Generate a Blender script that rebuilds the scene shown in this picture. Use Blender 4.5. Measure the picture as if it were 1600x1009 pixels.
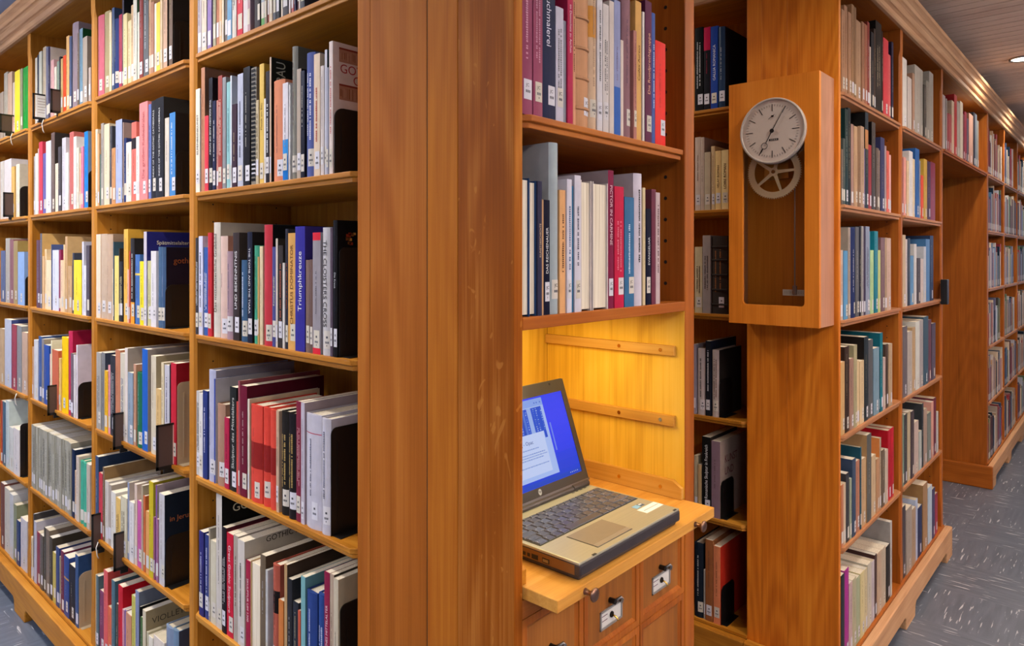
import bpy, math, random
from mathutils import Vector, Matrix
# ------------------------------------------------------------------ clean + camera + light
for o in list(bpy.data.objects): bpy.data.objects.remove(o, do_unlink=True)
SC = bpy.context.scene
COL = SC.collection
EYE = 1.50                       # eye height; all heights below are metres above the floor
CX, CY, YAW, FPX = -0.8375, -0.7419, 0.728, 1089.87
cam_d = bpy.data.cameras.new('camera'); cam = bpy.data.objects.new('camera', cam_d); COL.objects.link(cam)
cam.location = (CX, CY, EYE); cam.rotation_euler = (math.pi/2, 0, YAW - math.pi/2)
cam_d.sensor_width = 36.0; cam_d.lens = FPX/1600*36.0; cam_d.shift_y = (400.97-504.5)/1600; cam_d.clip_start = .05
SC.camera = cam
SC.view_settings.view_transform = 'Standard'; SC.view_settings.look = 'None'
SC.view_settings.gamma = 1.0; SC.view_settings.use_curve_mapping = False
SC.view_settings.exposure = -0.85
W = bpy.data.worlds.new('world'); SC.world = W; W.use_nodes = True
W.node_tree.nodes['Background'].inputs[0].default_value = (.95, .93, 1.0, 1)
W.node_tree.nodes['Background'].inputs[1].default_value = 0.3

CEIL = 2.65
def area_light(name, loc, size, power, color, rot=(0,0,0), shape='DISK', size_y=None, spread=math.pi):
    l = bpy.data.lights.new(name, 'AREA'); l.shape = shape; l.size = size
    if size_y: l.size_y = size_y
    l.energy = power; l.color = color; l.spread = spread
    o = bpy.data.objects.new(name, l); COL.objects.link(o); o.location = loc; o.rotation_euler = rot
    return o
WARM = (1.0, .92, .81)
LAMPS_A = [(-.62, y) for y in (1.15, 2.0, 2.85, 3.7)]
LAMPS_R = [(1.15, -.75), (2.35, -.62), (4.15, -.26), (5.4, -.26), (6.7, -.26)]
LAMPS_O = [(-2.4, -.9), (-.6, -2.4), (3.2, -2.2), (-2.6, 1.2), (5.2, -2.2), (1.1, 1.2)]
for i, (x, y) in enumerate(LAMPS_A + LAMPS_R):
    area_light('downlight_beam', (x, y, CEIL-.012), 0.09, 29 if i<4 else (24 if i==4 else 15), WARM, spread=math.radians(150))
for i, (x, y) in enumerate(LAMPS_O):
    area_light('downlight_beam', (x, y, CEIL-.012), .11, 24, WARM, spread=math.radians(170))
# broad unseen fill lights added near the ceiling behind the viewer for soft light
area_light('fill_glow', (-1.9, -2.0, CEIL-.06), 1.2, 70, (1.0,.95,.9), shape='RECTANGLE', size_y=.3)
area_light('fill_glow', (-2.5, .9, CEIL-.06), 1.2, 70, (1.0,.95,.9), shape='RECTANGLE', size_y=.3)
area_light('fill_glow', (.2, -2.3, CEIL-.06), 1.2, 64, (1.0,.95,.9), shape='RECTANGLE', size_y=.3)
for q in ((3.6,-2.3,2.3),(-2.0,2.6,2.3),(.6,-2.6,2.3)):
    area_light('fill_uplight', q, 1.2, 250, (1.0,.96,.93), rot=(math.pi,0,0), shape='RECTANGLE', size_y=.25)  # added uplights that brighten the ceiling; no such fitting is seen
# small yellow lamp under the shelf of the laptop niche
area_light('niche_glow', (.27, .19, 1.368), .40, 4.4, (1.0,.80,.34), shape='RECTANGLE', size_y=.26)

# ------------------------------------------------------------------ helpers
def s2l(c): return c/12.92 if c <= .04045 else ((c+.055)/1.055)**2.4
def hexl(h, a=.5):
    return (s2l(int(h[0:2],16)/255), s2l(int(h[2:4],16)/255), s2l(int(h[4:6],16)/255), a)
def tag(o, label=None, cat=None, group=None, kind=None):
    if label: o['label'] = label
    if cat: o['category'] = cat
    if group: o['group'] = group
    if kind: o['kind'] = kind
    return o
def empty(name, loc, label=None, cat=None, group=None):
    o = bpy.data.objects.new(name, None); COL.objects.link(o); o.location = loc; o.empty_display_size = .05
    return tag(o, label, cat, group)
class G:                                   # a bag of polygons with colours
    def __init__(s): s.v = []; s.f = []; s.c = []
    def add(s, vs, fs, col=None):
        n = len(s.v); s.v += [tuple(p) for p in vs]
        for f in fs: s.f.append(tuple(n+i for i in f)); s.c.append(col)
        return s
    def box(s, x0, x1, y0, y1, z0, z1, col=None):
        return s.add([(x0,y0,z0),(x1,y0,z0),(x1,y1,z0),(x0,y1,z0),(x0,y0,z1),(x1,y0,z1),(x1,y1,z1),(x0,y1,z1)],
              [(0,3,2,1),(4,5,6,7),(0,1,5,4),(1,2,6,5),(2,3,7,6),(3,0,4,7)], col)
    def prism(s, pts, fn, t0, t1, col=None):    # polygon pts swept from t0 to t1; fn(p, t) -> xyz
        n = len(pts)
        vs = [fn(p,t0) for p in pts]+[fn(p,t1) for p in pts]
        fs = [tuple(range(n))[::-1], tuple(range(n,2*n))]+[(i,(i+1)%n,n+(i+1)%n,n+i) for i in range(n)]
        return s.add(vs, fs, col)
    def cyl(s, c, r, h, axis='z', n=20, col=None, r2=None):
        r2 = r if r2 is None else r2; vs=[]
        for k,(rr,t) in enumerate(((r,0),(r2,h))):
            for i in range(n):
                a = 2*math.pi*i/n; p,q = rr*math.cos(a), rr*math.sin(a)
                vs.append({'z':(c[0]+p,c[1]+q,c[2]+t),'y':(c[0]+p,c[1]+t,c[2]+q),'x':(c[0]+t,c[1]+p,c[2]+q)}[axis])
        fs=[tuple(range(n))[::-1], tuple(range(n,2*n))]+[(i,(i+1)%n,n+(i+1)%n,n+i) for i in range(n)]
        return s.add(vs, fs, col)
    def tube(s, path, r, n=8, col=None):
        rings=[]
        for i,p in enumerate(path):
            p=Vector(p); a=Vector(path[max(0,i-1)]); b=Vector(path[min(len(path)-1,i+1)]); d=(b-a).normalized()
            u=d.orthogonal().normalized(); w=d.cross(u)
            if rings:
                u=(rings[-1][1]-d*rings[-1][1].dot(d)).normalized(); w=d.cross(u)
            rings.append((p,u,w))
        vs=[tuple(p+u*r*math.cos(2*math.pi*k/n)+w*r*math.sin(2*math.pi*k/n)) for p,u,w in rings for k in range(n)]
        fs=[(i*n+k,i*n+(k+1)%n,(i+1)*n+(k+1)%n,(i+1)*n+k) for i in range(len(path)-1) for k in range(n)]
        fs+=[tuple(range(n))[::-1],tuple(range(len(vs)-n,len(vs)))]
        return s.add(vs,fs,col)
    def obj(s, name, mat, parent=None, loc=None, bevel=0, smooth=False, seg=2):
        me = bpy.data.meshes.new(name); off = Vector(loc) if loc is not None else Vector((0,0,0))
        me.from_pydata([(p[0]-off.x,p[1]-off.y,p[2]-off.z) for p in s.v], [], s.f)
        if any(c is not None for c in s.c):
            at = me.color_attributes.new('tint','FLOAT_COLOR','CORNER'); buf=[]
            for f,c in zip(s.f,s.c): buf += list(c or (.5,.5,.5,.5))*len(f)
            at.data.foreach_set('color', buf)
        me.materials.append(mat)
        o = bpy.data.objects.new(name, me); COL.objects.link(o)
        if parent is not None:
            o.parent = parent
            if loc is None:
                p = parent; t = Vector((0,0,0))
                while p is not None: t += p.location; p = p.parent
                o.location = -t
            else:
                p = parent; t = Vector((0,0,0))
                while p is not None: t += p.location; p = p.parent
                o.location = off - t
        elif loc is not None: o.location = off
        if bevel:
            b = o.modifiers.new('bevel','BEVEL'); b.width = bevel; b.segments = seg; b.limit_method='ANGLE'; b.angle_limit=math.radians(40)
        if smooth:
            for p in me.polygons: p.use_smooth = True
        return o
def fix(o):                                # make the faces point outwards
    import bmesh
    bm = bmesh.new(); bm.from_mesh(o.data); bmesh.ops.recalc_face_normals(bm, faces=bm.faces); bm.to_mesh(o.data); bm.free(); return o

# ------------------------------------------------------------------ materials
def newmat(name):
    m = bpy.data.materials.new(name); m.use_nodes = True; return m, m.node_tree.nodes, m.node_tree.links
def principled(m): return m.node_tree.nodes['Principled BSDF']
def plain(name, h, rough=.5, metal=0, emit=None, estr=0, spec=None, alpha=None):
    m,n,l = newmat(name); b = principled(m)
    b.inputs['Base Color'].default_value = hexl(h,1); b.inputs['Roughness'].default_value = rough; b.inputs['Metallic'].default_value = metal
    no = n.new('ShaderNodeTexNoise'); no.inputs['Scale'].default_value = 60; tc = n.new('ShaderNodeTexCoord'); l.new(tc.outputs['Object'], no.inputs['Vector'])
    mr = n.new('ShaderNodeMapRange'); mr.inputs['To Min'].default_value = max(0,rough-.07); mr.inputs['To Max'].default_value = min(1,rough+.07)
    l.new(no.outputs['Fac'], mr.inputs['Value']); l.new(mr.outputs['Result'], b.inputs['Roughness'])
    if spec is not None: b.inputs['Specular IOR Level'].default_value = spec
    if emit: b.inputs['Emission Color'].default_value = hexl(emit,1); b.inputs['Emission Strength'].default_value = estr
    return m
def wood(name, dark, mid, light, axis='z', rough=.46, fleck=.0, scale=1.0, figure=.13, spec=.2):
    """oak-like veneer: long streaks, fine pores, broad figure; grain runs along axis"""
    m,n,l = newmat(name); b = principled(m)
    tc = n.new('ShaderNodeTexCoord'); oi = n.new('ShaderNodeObjectInfo')
    ad = n.new('ShaderNodeVectorMath'); ad.operation='ADD'
    sc = n.new('ShaderNodeVectorMath'); sc.operation='SCALE'; sc.inputs[0].default_value=(3.1,7.7,5.3); l.new(oi.outputs['Random'], sc.inputs['Scale'])
    l.new(tc.outputs['Object'], ad.inputs[0]); l.new(sc.outputs[0], ad.inputs[1])
    def mapped(across, along):
        mp = n.new('ShaderNodeMapping'); s=[across*scale]*3; s['xyz'.index(axis)] = along*scale
        mp.inputs['Scale'].default_value = s; l.new(ad.outputs[0], mp.inputs['Vector']); return mp
    def noise(mp, detail, dist=0, sc_=1.0):
        t = n.new('ShaderNodeTexNoise'); t.inputs['Scale'].default_value=sc_; t.inputs['Detail'].default_value=detail; t.inputs['Distortion'].default_value=dist
        l.new(mp.outputs[0], t.inputs['Vector']); return t
    broad = noise(mapped(7,.55), 3, .8)
    lo = noise(mapped(4.2,.62), 1.2, .25)          # contour lines of a slow noise read as cathedral grain
    k1 = n.new('ShaderNodeMath'); k1.operation='MULTIPLY'; k1.inputs[1].default_value=95; l.new(lo.outputs['Fac'], k1.inputs[0])
    wv = n.new('ShaderNodeMath'); wv.operation='SINE'; l.new(k1.outputs[0], wv.inputs[0])
    k2 = n.new('ShaderNodeMapRange'); k2.inputs['From Min'].default_value=-1; k2.inputs['From Max'].default_value=1; l.new(wv.outputs[0], k2.inputs['Value'])
    fine = noise(mapped(260,5), 2)
    pore = noise(mapped(90,2.2), 3)
    r = n.new('ShaderNodeValToRGB'); e=r.color_ramp.elements
    e[0].position=.31; e[0].color=hexl(dark,1); e[1].position=.71; e[1].color=hexl(light,1)
    k=e.new(.5); k.color=hexl(mid,1)
    def mixf(a,b_,f):
        x = n.new('ShaderNodeMix'); x.data_type='FLOAT'; x.inputs[0].default_value=f; l.new(a,x.inputs[2]); l.new(b_,x.inputs[3]); return x.outputs[0]
    v = mixf(broad.outputs['Fac'], k2.outputs[0], figure)
    v = mixf(v, pore.outputs['Fac'], .34); v = mixf(v, fine.outputs['Fac'], .22)
    l.new(v, r.inputs['Fac']); col = r.outputs['Color']
    if fleck:
        vm = mapped(22,13); fl = noise(vm, 1.5, 2.2); rr = n.new('ShaderNodeValToRGB'); rr.color_ramp.elements[0].position=.68; rr.color_ramp.elements[1].position=.71
        l.new(fl.outputs['Fac'], rr.inputs['Fac']); mx = n.new('ShaderNodeMix'); mx.data_type='RGBA'
        mm = n.new('ShaderNodeMath'); mm.operation='MULTIPLY'; mm.inputs[1].default_value=fleck; l.new(rr.outputs['Color'], mm.inputs[0]); l.new(mm.outputs[0], mx.inputs[0])
        l.new(col, mx.inputs[6]); mx.inputs[7].default_value = hexl(light,1); col = mx.outputs[2]
    b.inputs['Specular IOR Level'].default_value=spec
    l.new(col, b.inputs['Base Color'])
    mr = n.new('ShaderNodeMapRange'); mr.inputs['To Min'].default_value=rough-.07; mr.inputs['To Max'].default_value=rough+.09
    l.new(pore.outputs['Fac'], mr.inputs['Value']); l.new(mr.outputs[0], b.inputs['Roughness'])
    bp = n.new('ShaderNodeBump'); bp.inputs['Strength'].default_value=.08; bp.inputs['Distance'].default_value=.002; l.new(fine.outputs['Fac'], bp.inputs['Height']); l.new(bp.outputs[0], b.inputs['Normal'])
    return m
M = {}
for ax in 'xyz':
    M['oak_'+ax]  = wood('oak_grain_'+ax,  '865010', 'a86c1c', 'c08836', ax)
    M['red_'+ax]  = wood('oak_reddish_'+ax, '783c0a', '965014', 'ae6820', ax)
    M['pale_'+ax] = wood('oak_pale_'+ax, 'a07450', 'bc9068', 'd0a880', ax, rough=.6)
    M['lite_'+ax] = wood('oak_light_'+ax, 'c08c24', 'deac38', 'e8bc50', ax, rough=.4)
M['panel_a'] = wood('oak_figured_panel', '7e420c', '965418', 'aa6826', 'z', scale=.8, rough=.6, figure=.24, spec=.08)
M['panel_b'] = wood('oak_plain_panel', '7e400a', '965212', 'aa661c', 'z', rough=.6, spec=.08)
M['panel_c'] = wood('oak_flecked_panel', '6e3607', '86460c', 'b0722e', 'z', rough=.6, fleck=.5, spec=.08)
M['clock_wood'] = wood('clock_veneer', 'be6818', 'd47c24', 'e28e34', 'z', rough=.42)
M['end_a'] = wood('end_panel_oak', 'a4520a', 'c87018', 'de8c28', 'z', rough=.5, figure=.2)
M['rail'] = wood('runner_oak', 'a26c26', 'be8838', 'd09e50', 'y', rough=.5); M['drawer_p'] = wood('drawer_panel_oak', '744418', '8c5622', 'a0672e', 'z', rough=.5); M['frame_m'] = plain('grey_label_frame', '908c88', .4, .3)
M['shelf_r_x'] = wood('shelf_oak_sheen', '855230', 'a26c44', 'b88256', 'x', rough=.45)  # paler oak: sheen on the right-hand shelves put into the colour
M['board'] = wood('board_light_oak', 'b4782e', 'ca9040', 'dca458', 'x', rough=.4)
M['clock_side'] = wood('clock_side_sheen', '9c6a4c', 'b07d60', 'bd8c70', 'z', rough=.4)  # sheen on the clock's side painted in as a lighter, pinker tone
def tint_material(name, noise=.10):
    m,n,l = newmat(name); b = principled(m)
    a = n.new('ShaderNodeAttribute'); a.attribute_name='tint'
    tc = n.new('ShaderNodeTexCoord'); no = n.new('ShaderNodeTexNoise'); no.inputs['Scale'].default_value=35; no.inputs['Detail'].default_value=4; l.new(tc.outputs['Object'], no.inputs['Vector'])
    mr = n.new('ShaderNodeMapRange'); mr.inputs['From Min'].default_value=.3; mr.inputs['From Max'].default_value=.7; mr.inputs['To Min'].default_value=(1-noise)*.80; mr.inputs['To Max'].default_value=(1+noise*.4)*.80
    l.new(no.outputs['Fac'], mr.inputs['Value'])
    mx = n.new('ShaderNodeVectorMath'); mx.operation='SCALE'; l.new(a.outputs['Color'], mx.inputs[0]); l.new(mr.outputs[0], mx.inputs['Scale'])
    l.new(mx.outputs[0], b.inputs['Base Color']); l.new(a.outputs['Alpha'], b.inputs['Roughness'])
    b.inputs['Specular IOR Level'].default_value=.06
    return m
M['cover'] = tint_material('book_cover_cloth_and_paper'); M['ink'] = tint_material('printed_ink', .03)
m,n,l = newmat('paper_pages'); b = principled(m)
tc = n.new('ShaderNodeTexCoord'); mp = n.new('ShaderNodeMapping'); mp.inputs['Scale'].default_value=(700,700,4); no = n.new('ShaderNodeTexNoise'); no.inputs['Scale'].default_value=1
l.new(tc.outputs['Object'], mp.inputs[0]); l.new(mp.outputs[0], no.inputs['Vector']); r = n.new('ShaderNodeValToRGB'); r.color_ramp.elements[0].color=hexl('b8a98e',1); r.color_ramp.elements[1].color=hexl('e4dac6',1); r.color_ramp.elements[0].position=.3; r.color_ramp.elements[1].position=.6
l.new(no.outputs['Fac'], r.inputs['Fac']); l.new(r.outputs[0], b.inputs['Base Color']); b.inputs['Roughness'].default_value=.85; M['pages']=m
M['black'] = plain('black_enamel', '0c0b0b', .42); M['beige_metal'] = plain('beige_enamel', 'a89478', .45)
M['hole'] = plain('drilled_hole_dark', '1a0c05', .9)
M['brass'] = plain('aged_brass', 'a88452', .35, 1); M['bronze'] = plain('bronze_knob', '8a6a5a', .32, 1); M['steel'] = plain('dull_steel', '8a8684', .38, 1); M['gold'] = plain('polished_brass', 'e0b860', .22, 1)
M['card'] = plain('card_paper', 'd8d4cc', .8); M['pink_card'] = plain('pink_card_paper', 'd8b0a4', .8); M['void'] = plain('black_shadow_gap', '050505', .95)
M['plaster'] = plain('white_plaster', 'b2bee0', .9); M['dark_card']=plain('dark_printed_card','4c3830',.6)
M['dark_iron'] = plain('dark_iron', '2c2420', .4, .8)

# ------------------------------------------------------------------ room
def structure(name, g, mat): o = g.obj(name, mat); o['kind']='structure'; return o
# floor: linoleum tiles with streaks alternating direction
m,n,l = newmat('streaked_linoleum_tiles'); b = principled(m)
tc = n.new('ShaderNodeTexCoord'); br = n.new('ShaderNodeTexChecker'); br.inputs['Scale'].default_value = 1/.36
mpc = n.new('ShaderNodeMapping'); mpc.inputs['Location'].default_value=(.07,.05,.5); l.new(tc.outputs['Object'], mpc.inputs[0]); l.new(mpc.outputs[0], br.inputs['Vector'])
def streak(sx, sy, th0, th1, seed):
    mp = n.new('ShaderNodeMapping'); mp.inputs['Scale'].default_value=(sx,sy,1); mp.inputs['Location'].default_value=(seed,seed*1.7,0); l.new(tc.outputs['Object'], mp.inputs[0])
    t = n.new('ShaderNodeTexNoise'); t.inputs['Scale'].default_value=1; t.inputs['Detail'].default_value=2.5; t.inputs['Distortion'].default_value=.35; l.new(mp.outputs[0], t.inputs['Vector'])
    rr = n.new('ShaderNodeValToRGB'); rr.color_ramp.elements[0].position=th0; rr.color_ramp.elements[1].position=th1; l.new(t.outputs['Fac'], rr.inputs['Fac']); return rr
def pick(a, c):
    x = n.new('ShaderNodeMix'); x.data_type='FLOAT'; l.new(br.outputs['Fac'], x.inputs[0]); l.new(a.outputs['Color'], x.inputs[2]); l.new(c.outputs['Color'], x.inputs[3]); return x.outputs[0]
w = pick(streak(90,8,.63,.68,1), streak(8,90,.63,.68,5)); d = pick(streak(40,4,.3,.8,2), streak(4,40,.3,.8,8))
base = n.new('ShaderNodeMix'); base.data_type='RGBA'; base.inputs[6].default_value=hexl('4c535f',1); base.inputs[7].default_value=hexl('626975',1); l.new(d, base.inputs[0])
top = n.new('ShaderNodeMix'); top.data_type='RGBA'; top.inputs[7].default_value=hexl('c4c4c8',1); l.new(base.outputs[2], top.inputs[6])
ml = n.new('ShaderNodeMath'); ml.operation='MULTIPLY'; ml.inputs[1].default_value=.85; l.new(w, ml.inputs[0]); l.new(ml.outputs[0], top.inputs[0])
l.new(top.outputs[2], b.inputs['Base Color']); b.inputs['Roughness'].default_value=.34; M['floor']=m
structure('floor', G().box(-4,9.5,-4,7,-.05,0), M['floor'])
# slatted ceiling in front of the cases
m_slat = wood('ceiling_slat_veneer', 'c8a894', 'd8bca8', 'e4ccb8', 'y', rough=.5)
g = G(); x = -4.0
while x < 9.5:
    g.box(x, x+.079, -4, .0, CEIL, CEIL+.015); x += .0875
structure('ceiling', g, m_slat)
structure('ceiling', G().box(-4,9.5,-4,.0,CEIL+.04,CEIL+.06), M['void'])
structure('ceiling', G().box(-4,9.5,.05,7,CEIL,CEIL+.05), M['plaster'])
structure('dark_gap_board_1', G().box(-4,9.5,.0,.05,CEIL-.09,CEIL+.06), M['void'])  # black board put in for the dark void between cornice and ceiling
structure('wall_left', G().box(-4.1,-4,-4,7,0,2.8), M['plaster']); structure('wall_right', G().box(9.5,9.6,-4,7,0,2.8), M['plaster'])
m_win = plain('daylit_window_glass', 'dfe8ff', .3, emit='d4e2ff', estr=1.2)
structure('window_1', G().box(-3.6,1.2,6.93,6.99,1.0,2.45), m_win); structure('window_2', G().box(9.43,9.49,-3.4,-.5,1.0,2.45), m_win)
structure('wall_back', G().box(-4,9.5,7,7.1,0,2.8), M['plaster']); structure('wall_front', G().box(-4,9.5,-4.1,-4,0,2.8), M['plaster'])
m_em = plain('lamp_diffuser', 'ffffff', .5, emit='fff2dc', estr=22)
def downlight(x, y, label, group):
    t = empty('ceiling_downlight', (x,y,CEIL), label, 'ceiling light', group)
    r = G(); N=28
    prof=[(.052,0),(.066,0),(.066,-.006),(.058,-.009),(.052,-.006)]
    vs=[(x+p[0]*math.cos(2*math.pi*k/N), y+p[0]*math.sin(2*math.pi*k/N), CEIL+p[1]) for k in range(N) for p in prof]
    fs=[(k*5+i,k*5+(i+1)%5,((k+1)%N)*5+(i+1)%5,((k+1)%N)*5+i) for k in range(N) for i in range(5)]
    fix(r.add(vs,fs).obj('rim', M['steel'], t, smooth=True)); G().cyl((x,y,CEIL-.004),.052,.003,n=28).obj('diffuser', m_em, t)
downlight(4.15,-.26,'small round recessed ceiling lamp glowing white in the slatted ceiling','')
# ------------------------------------------------------------------ bookcases
LV = {1:2.0435, 2:1.6726, 3:1.291, 4:.9117, 5:.5417, 6:.155}
# fn(s, d, z): s along the case, d depth into it
def FA(s,d,z): return (d, s, z)                 # case facing -x, front on x = 0
def FB(s,d,z): return (1.5673+d, s, z)          # facing -x, front on x = 1.567
def FR(s,d,z): return (s, -.0265+d, z)          # facing -y
def FF(s,d,z): return (s, -.03+d, z)
def bx(g, fn, s0,s1,d0,d1,z0,z1):
    vs=[fn(s,d,z) for z in (z0,z1) for (s,d) in ((s0,d0),(s1,d0),(s1,d1),(s0,d1))]
    return g.add(vs,[(0,3,2,1),(4,5,6,7),(0,1,5,4),(1,2,6,5),(2,3,7,6),(3,0,4,7)])
def plinth(g, fn, s0, s1, posts, d0=-.035, t=.03, top=.145, arch=.055):
    pts=[(s0,0)]
    for p in posts:                              # a foot around every post, flat arches between
        a,b_=max(s0,p-.075),min(s1,p+.075)
        if a>s0+.01: pts+= [(a-.02,arch),(a-.006,arch-.012),(a,0)]
        if b_<s1-.01: pts+= [(b_,0),(b_+.006,arch-.012),(b_+.02,arch)]
    pts+=[(s1,0),(s1,top),(s0,top)]
    if pts[1][1]!=0 and posts[0]-.075>s0+.01: pts[0]=(s0,arch)
    g.prism(pts, lambda p,t_: fn(p[0], t_, p[1]), d0, d0+t)
def shelf_geo(fn, s0, s1, z, d1=.285, th=.022, nose=-.006):
    g=G(); pts=[(s0,.012),(s0+.018,nose),(s1-.018,nose),(s1,.012),(s1,d1),(s0,d1)]
    low=[(a,(b_+.006 if b_<.1 else b_)) for a,b_ in pts]; n=len(pts)
    vs=[fn(a,b_,z) for a,b_ in pts]+[fn(a,b_,z-.011) for a,b_ in pts]+[fn(a,b_,z-.0125) for a,b_ in low]+[fn(a,b_,z-th) for a,b_ in low]
    fs=[tuple(range(n)),tuple(range(3*n,4*n))[::-1]]+[(k*n+i,k*n+(i+1)%n,(k+1)*n+(i+1)%n,(k+1)*n+i) for k in range(3) for i in range(n)]
    return g.add(vs,fs)
def post_geo(fn, s0, s1, d1=.30, z0=.145, z1=2.435, ch=.007):
    """upright whose front edges carry stopped chamfers"""
    g=G(); zs=[z0,z0+.11,z0+.14,z1-.11,z1-.08,z1]; cs=[.0008,.0008,ch,ch,.0008,.0008]; vs=[]
    for z,c in zip(zs,cs):
        vs+=[fn(s0+c,0,z),fn(s1-c,0,z),fn(s1,c,z),fn(s1,d1,z),fn(s0,d1,z),fn(s0,c,z)]
    fs=[tuple(range(6))[::-1],tuple(range(30,36))]+[(k*6+i,k*6+(i+1)%6,(k+1)*6+(i+1)%6,(k+1)*6+i) for k in range(5) for i in range(6)]
    return g.add(vs,fs)
CORN=[(0,2.435),(-.012,2.435),(-.018,2.440),(-.018,2.452),(-.012,2.457),(-.010,2.470),(-.016,2.474),(-.022,2.476),(-.024,2.482),(-.024,2.502),(-.030,2.507),(-.036,2.509),(-.036,2.515),(-.032,2.519),(-.034,2.530),(-.044,2.538),(-.050,2.541),(-.052,2.550),(-.052,2.556),(0,2.556)]
def cornice(name, fn, s0, s1, mat, label):
    o = fix(G().prism(CORN, lambda p,t_: fn(t_, p[0], p[1]), s0, s1).obj(name, mat)); return tag(o, label, 'cornice')
def case(label, fn, ax, s_start, posts, levels, loc, wd='oak', depth=.30, end=None, cat='bookcase', name='bookcase', skip0=False, fl=None):
    """posts: list of (s0,s1); a bay lies between consecutive posts"""
    t = empty(name, loc, label, cat)
    o_ax = 'y' if ax=='x' else 'x'
    for k_,(a,b_) in enumerate(posts):
        if k_==0 and skip0: continue
        fix(post_geo(fn,a,b_,depth).obj('upright', M[wd+'_z'], t))
    for i in range(len(posts)-1):
        a=posts[i][1]; b_=posts[i+1][0]
        for k in levels:
            fix(shelf_geo(fn,a,b_,LV[k]).obj('shelf', M['shelf_r_x' if wd=='red' else wd+'_'+ax], t, bevel=.0015))
    s0=posts[0][0]; s1=posts[-1][1]
    s0=posts[0][0] if not skip0 else posts[0][1]
    fix(bx(G(),fn,s0,s1,depth-.012,depth,.12,2.435).obj('back_panel', M[wd+'_z'], t))
    fix(bx(G(),fn,s0,s1,-.006,depth,.145,.155).obj('bottom_board', M[wd+'_'+ax], t))
    pg=G(); plinth(pg, fn, s0 if not end else end[0], s1 if not end else end[1], [(a+b_)/2 for a,b_ in posts])
    fix(pg.obj('plinth', M[(fl or wd)+'_'+ax], t, bevel=.004))
    fix(bx(G(),fn,s0,s1,.02,depth,.06,.145).obj('plinth_dark_fill', M['hole'], t))  # near-black block painted in for the dark space behind the plinth
    fix(bx(G(),fn,s0,s1,0,depth,2.435,2.556).obj('top_board', M[wd+'_'+ax], t))
    # peg holes on both faces of every upright
    hg=G()
    for k_,(a,b_) in enumerate(posts):
        for d in (.05,.24):
            z=.30
            while z<2.38:
                for s_ in (a-.0003,b_+.0003):
                    pts=[(s_, d+.0024*math.cos(q*math.pi/4), z+.0024*math.sin(q*math.pi/4)) for q in range(8)]
                    hg.add([fn(*p) for p in pts],[tuple(range(8))])
                z+=.048
    tag(hg.obj('peg_holes', M['hole'], t),kind='stuff')
    return t
PA=[(.4186,.4186)]+[(.4186+.775*k-.04+.0,.4186+.775*k) for k in (1,2,3,4)]
caseA = case('long open oak bookcase filling the left half, packed with art books', FA,'y',.4186,PA,[1,2,3,4,5],(0,2,0),skip0=True)
cornice('cornice', FA, .4186, 3.52, M['pale_y'], 'moulded oak cornice running along the top of the left bookcase')
# right block: bay beside the clock, flat end panel, two bays round the corner
PB=[(.2837,.2837),(1.02,1.06),(1.795,1.835)]
caseB = case('open oak bookcase in the side aisle, seen between laptop cupboard and clock', FB,'y',.2637,PB,[1,2,3,4,5],(1.70,1.0,0),skip0=True)
PR=[(1.5873,1.5873),(2.3623,2.4023),(3.1773,3.2173)]
caseR = case('two-bay oak bookcase right of the wall clock', FR,'x',1.5673,PR,[1,2,3,4,5],(2.4,.15,0),wd='red',skip0=True,depth=.285,end=(1.53,3.2173+.035),fl='pale')
g=G()
for a,b_,mk in ((-.0245,.142,'end_a'),(.1425,.231,'end_a'),(.2313,.2837,'end_a')):
    fix(G().box(1.5673,1.5872,a,b_,.12,2.435).obj('end_panel', M[mk], caseR, bevel=.0012))
fix(G().box(1.532,1.567,-.03,.2837,.0,.145).obj('plinth', M['oak_y'], caseR, bevel=.004))
fix(G().box(3.2173,3.2523,-.03,.27,.055,.145).obj('plinth', M['pale_y'], caseR, bevel=.004))
# bridge over the aisle opening
tb = empty('bridging_shelf', (3.9,.1,2.04), 'oak bridging shelf over the aisle opening joining two bookcases', 'shelf')
fix(shelf_geo(FR,3.2173,4.62,LV[1]).obj('shelf', M['red_x'], tb))
fix(bx(G(),FR,3.2173,4.62,.288,.30,2.02,2.435).obj('back_panel', M['red_z'], tb)); fix(bx(G(),FR,3.2173,4.62,0,.30,2.435,2.556).obj('top_board', M['red_x'], tb))
PF=[(4.62,4.66)]+[(4.66+.775*k-.04,4.66+.775*k) for k in (1,2,3,4)]
caseF = case('far oak bookcase with plinth beyond the aisle opening at right', FF,'x',4.62,PF,[1,2,3,4,5],(6,.15,0),wd='red',end=(4.585,7.80),fl='pale')
fix(G().box(4.60,4.62,-.03,1.4,.12,2.435).obj('end_panel', M['red_z'], caseF))
fix(G().box(4.565,4.60,-.065,1.4,.0,.145).obj('plinth', M['red_y'], caseF, bevel=.006))
cornice('cornice', FR, 1.5673-.05, 7.80, M['pale_x'], 'moulded oak cornice running over the right bookcases to the frame edge')
cornice('cornice', FB, .2837, 1.835, M['pale_y'], 'oak cornice over the side-aisle bookcase, above the picture')

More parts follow.
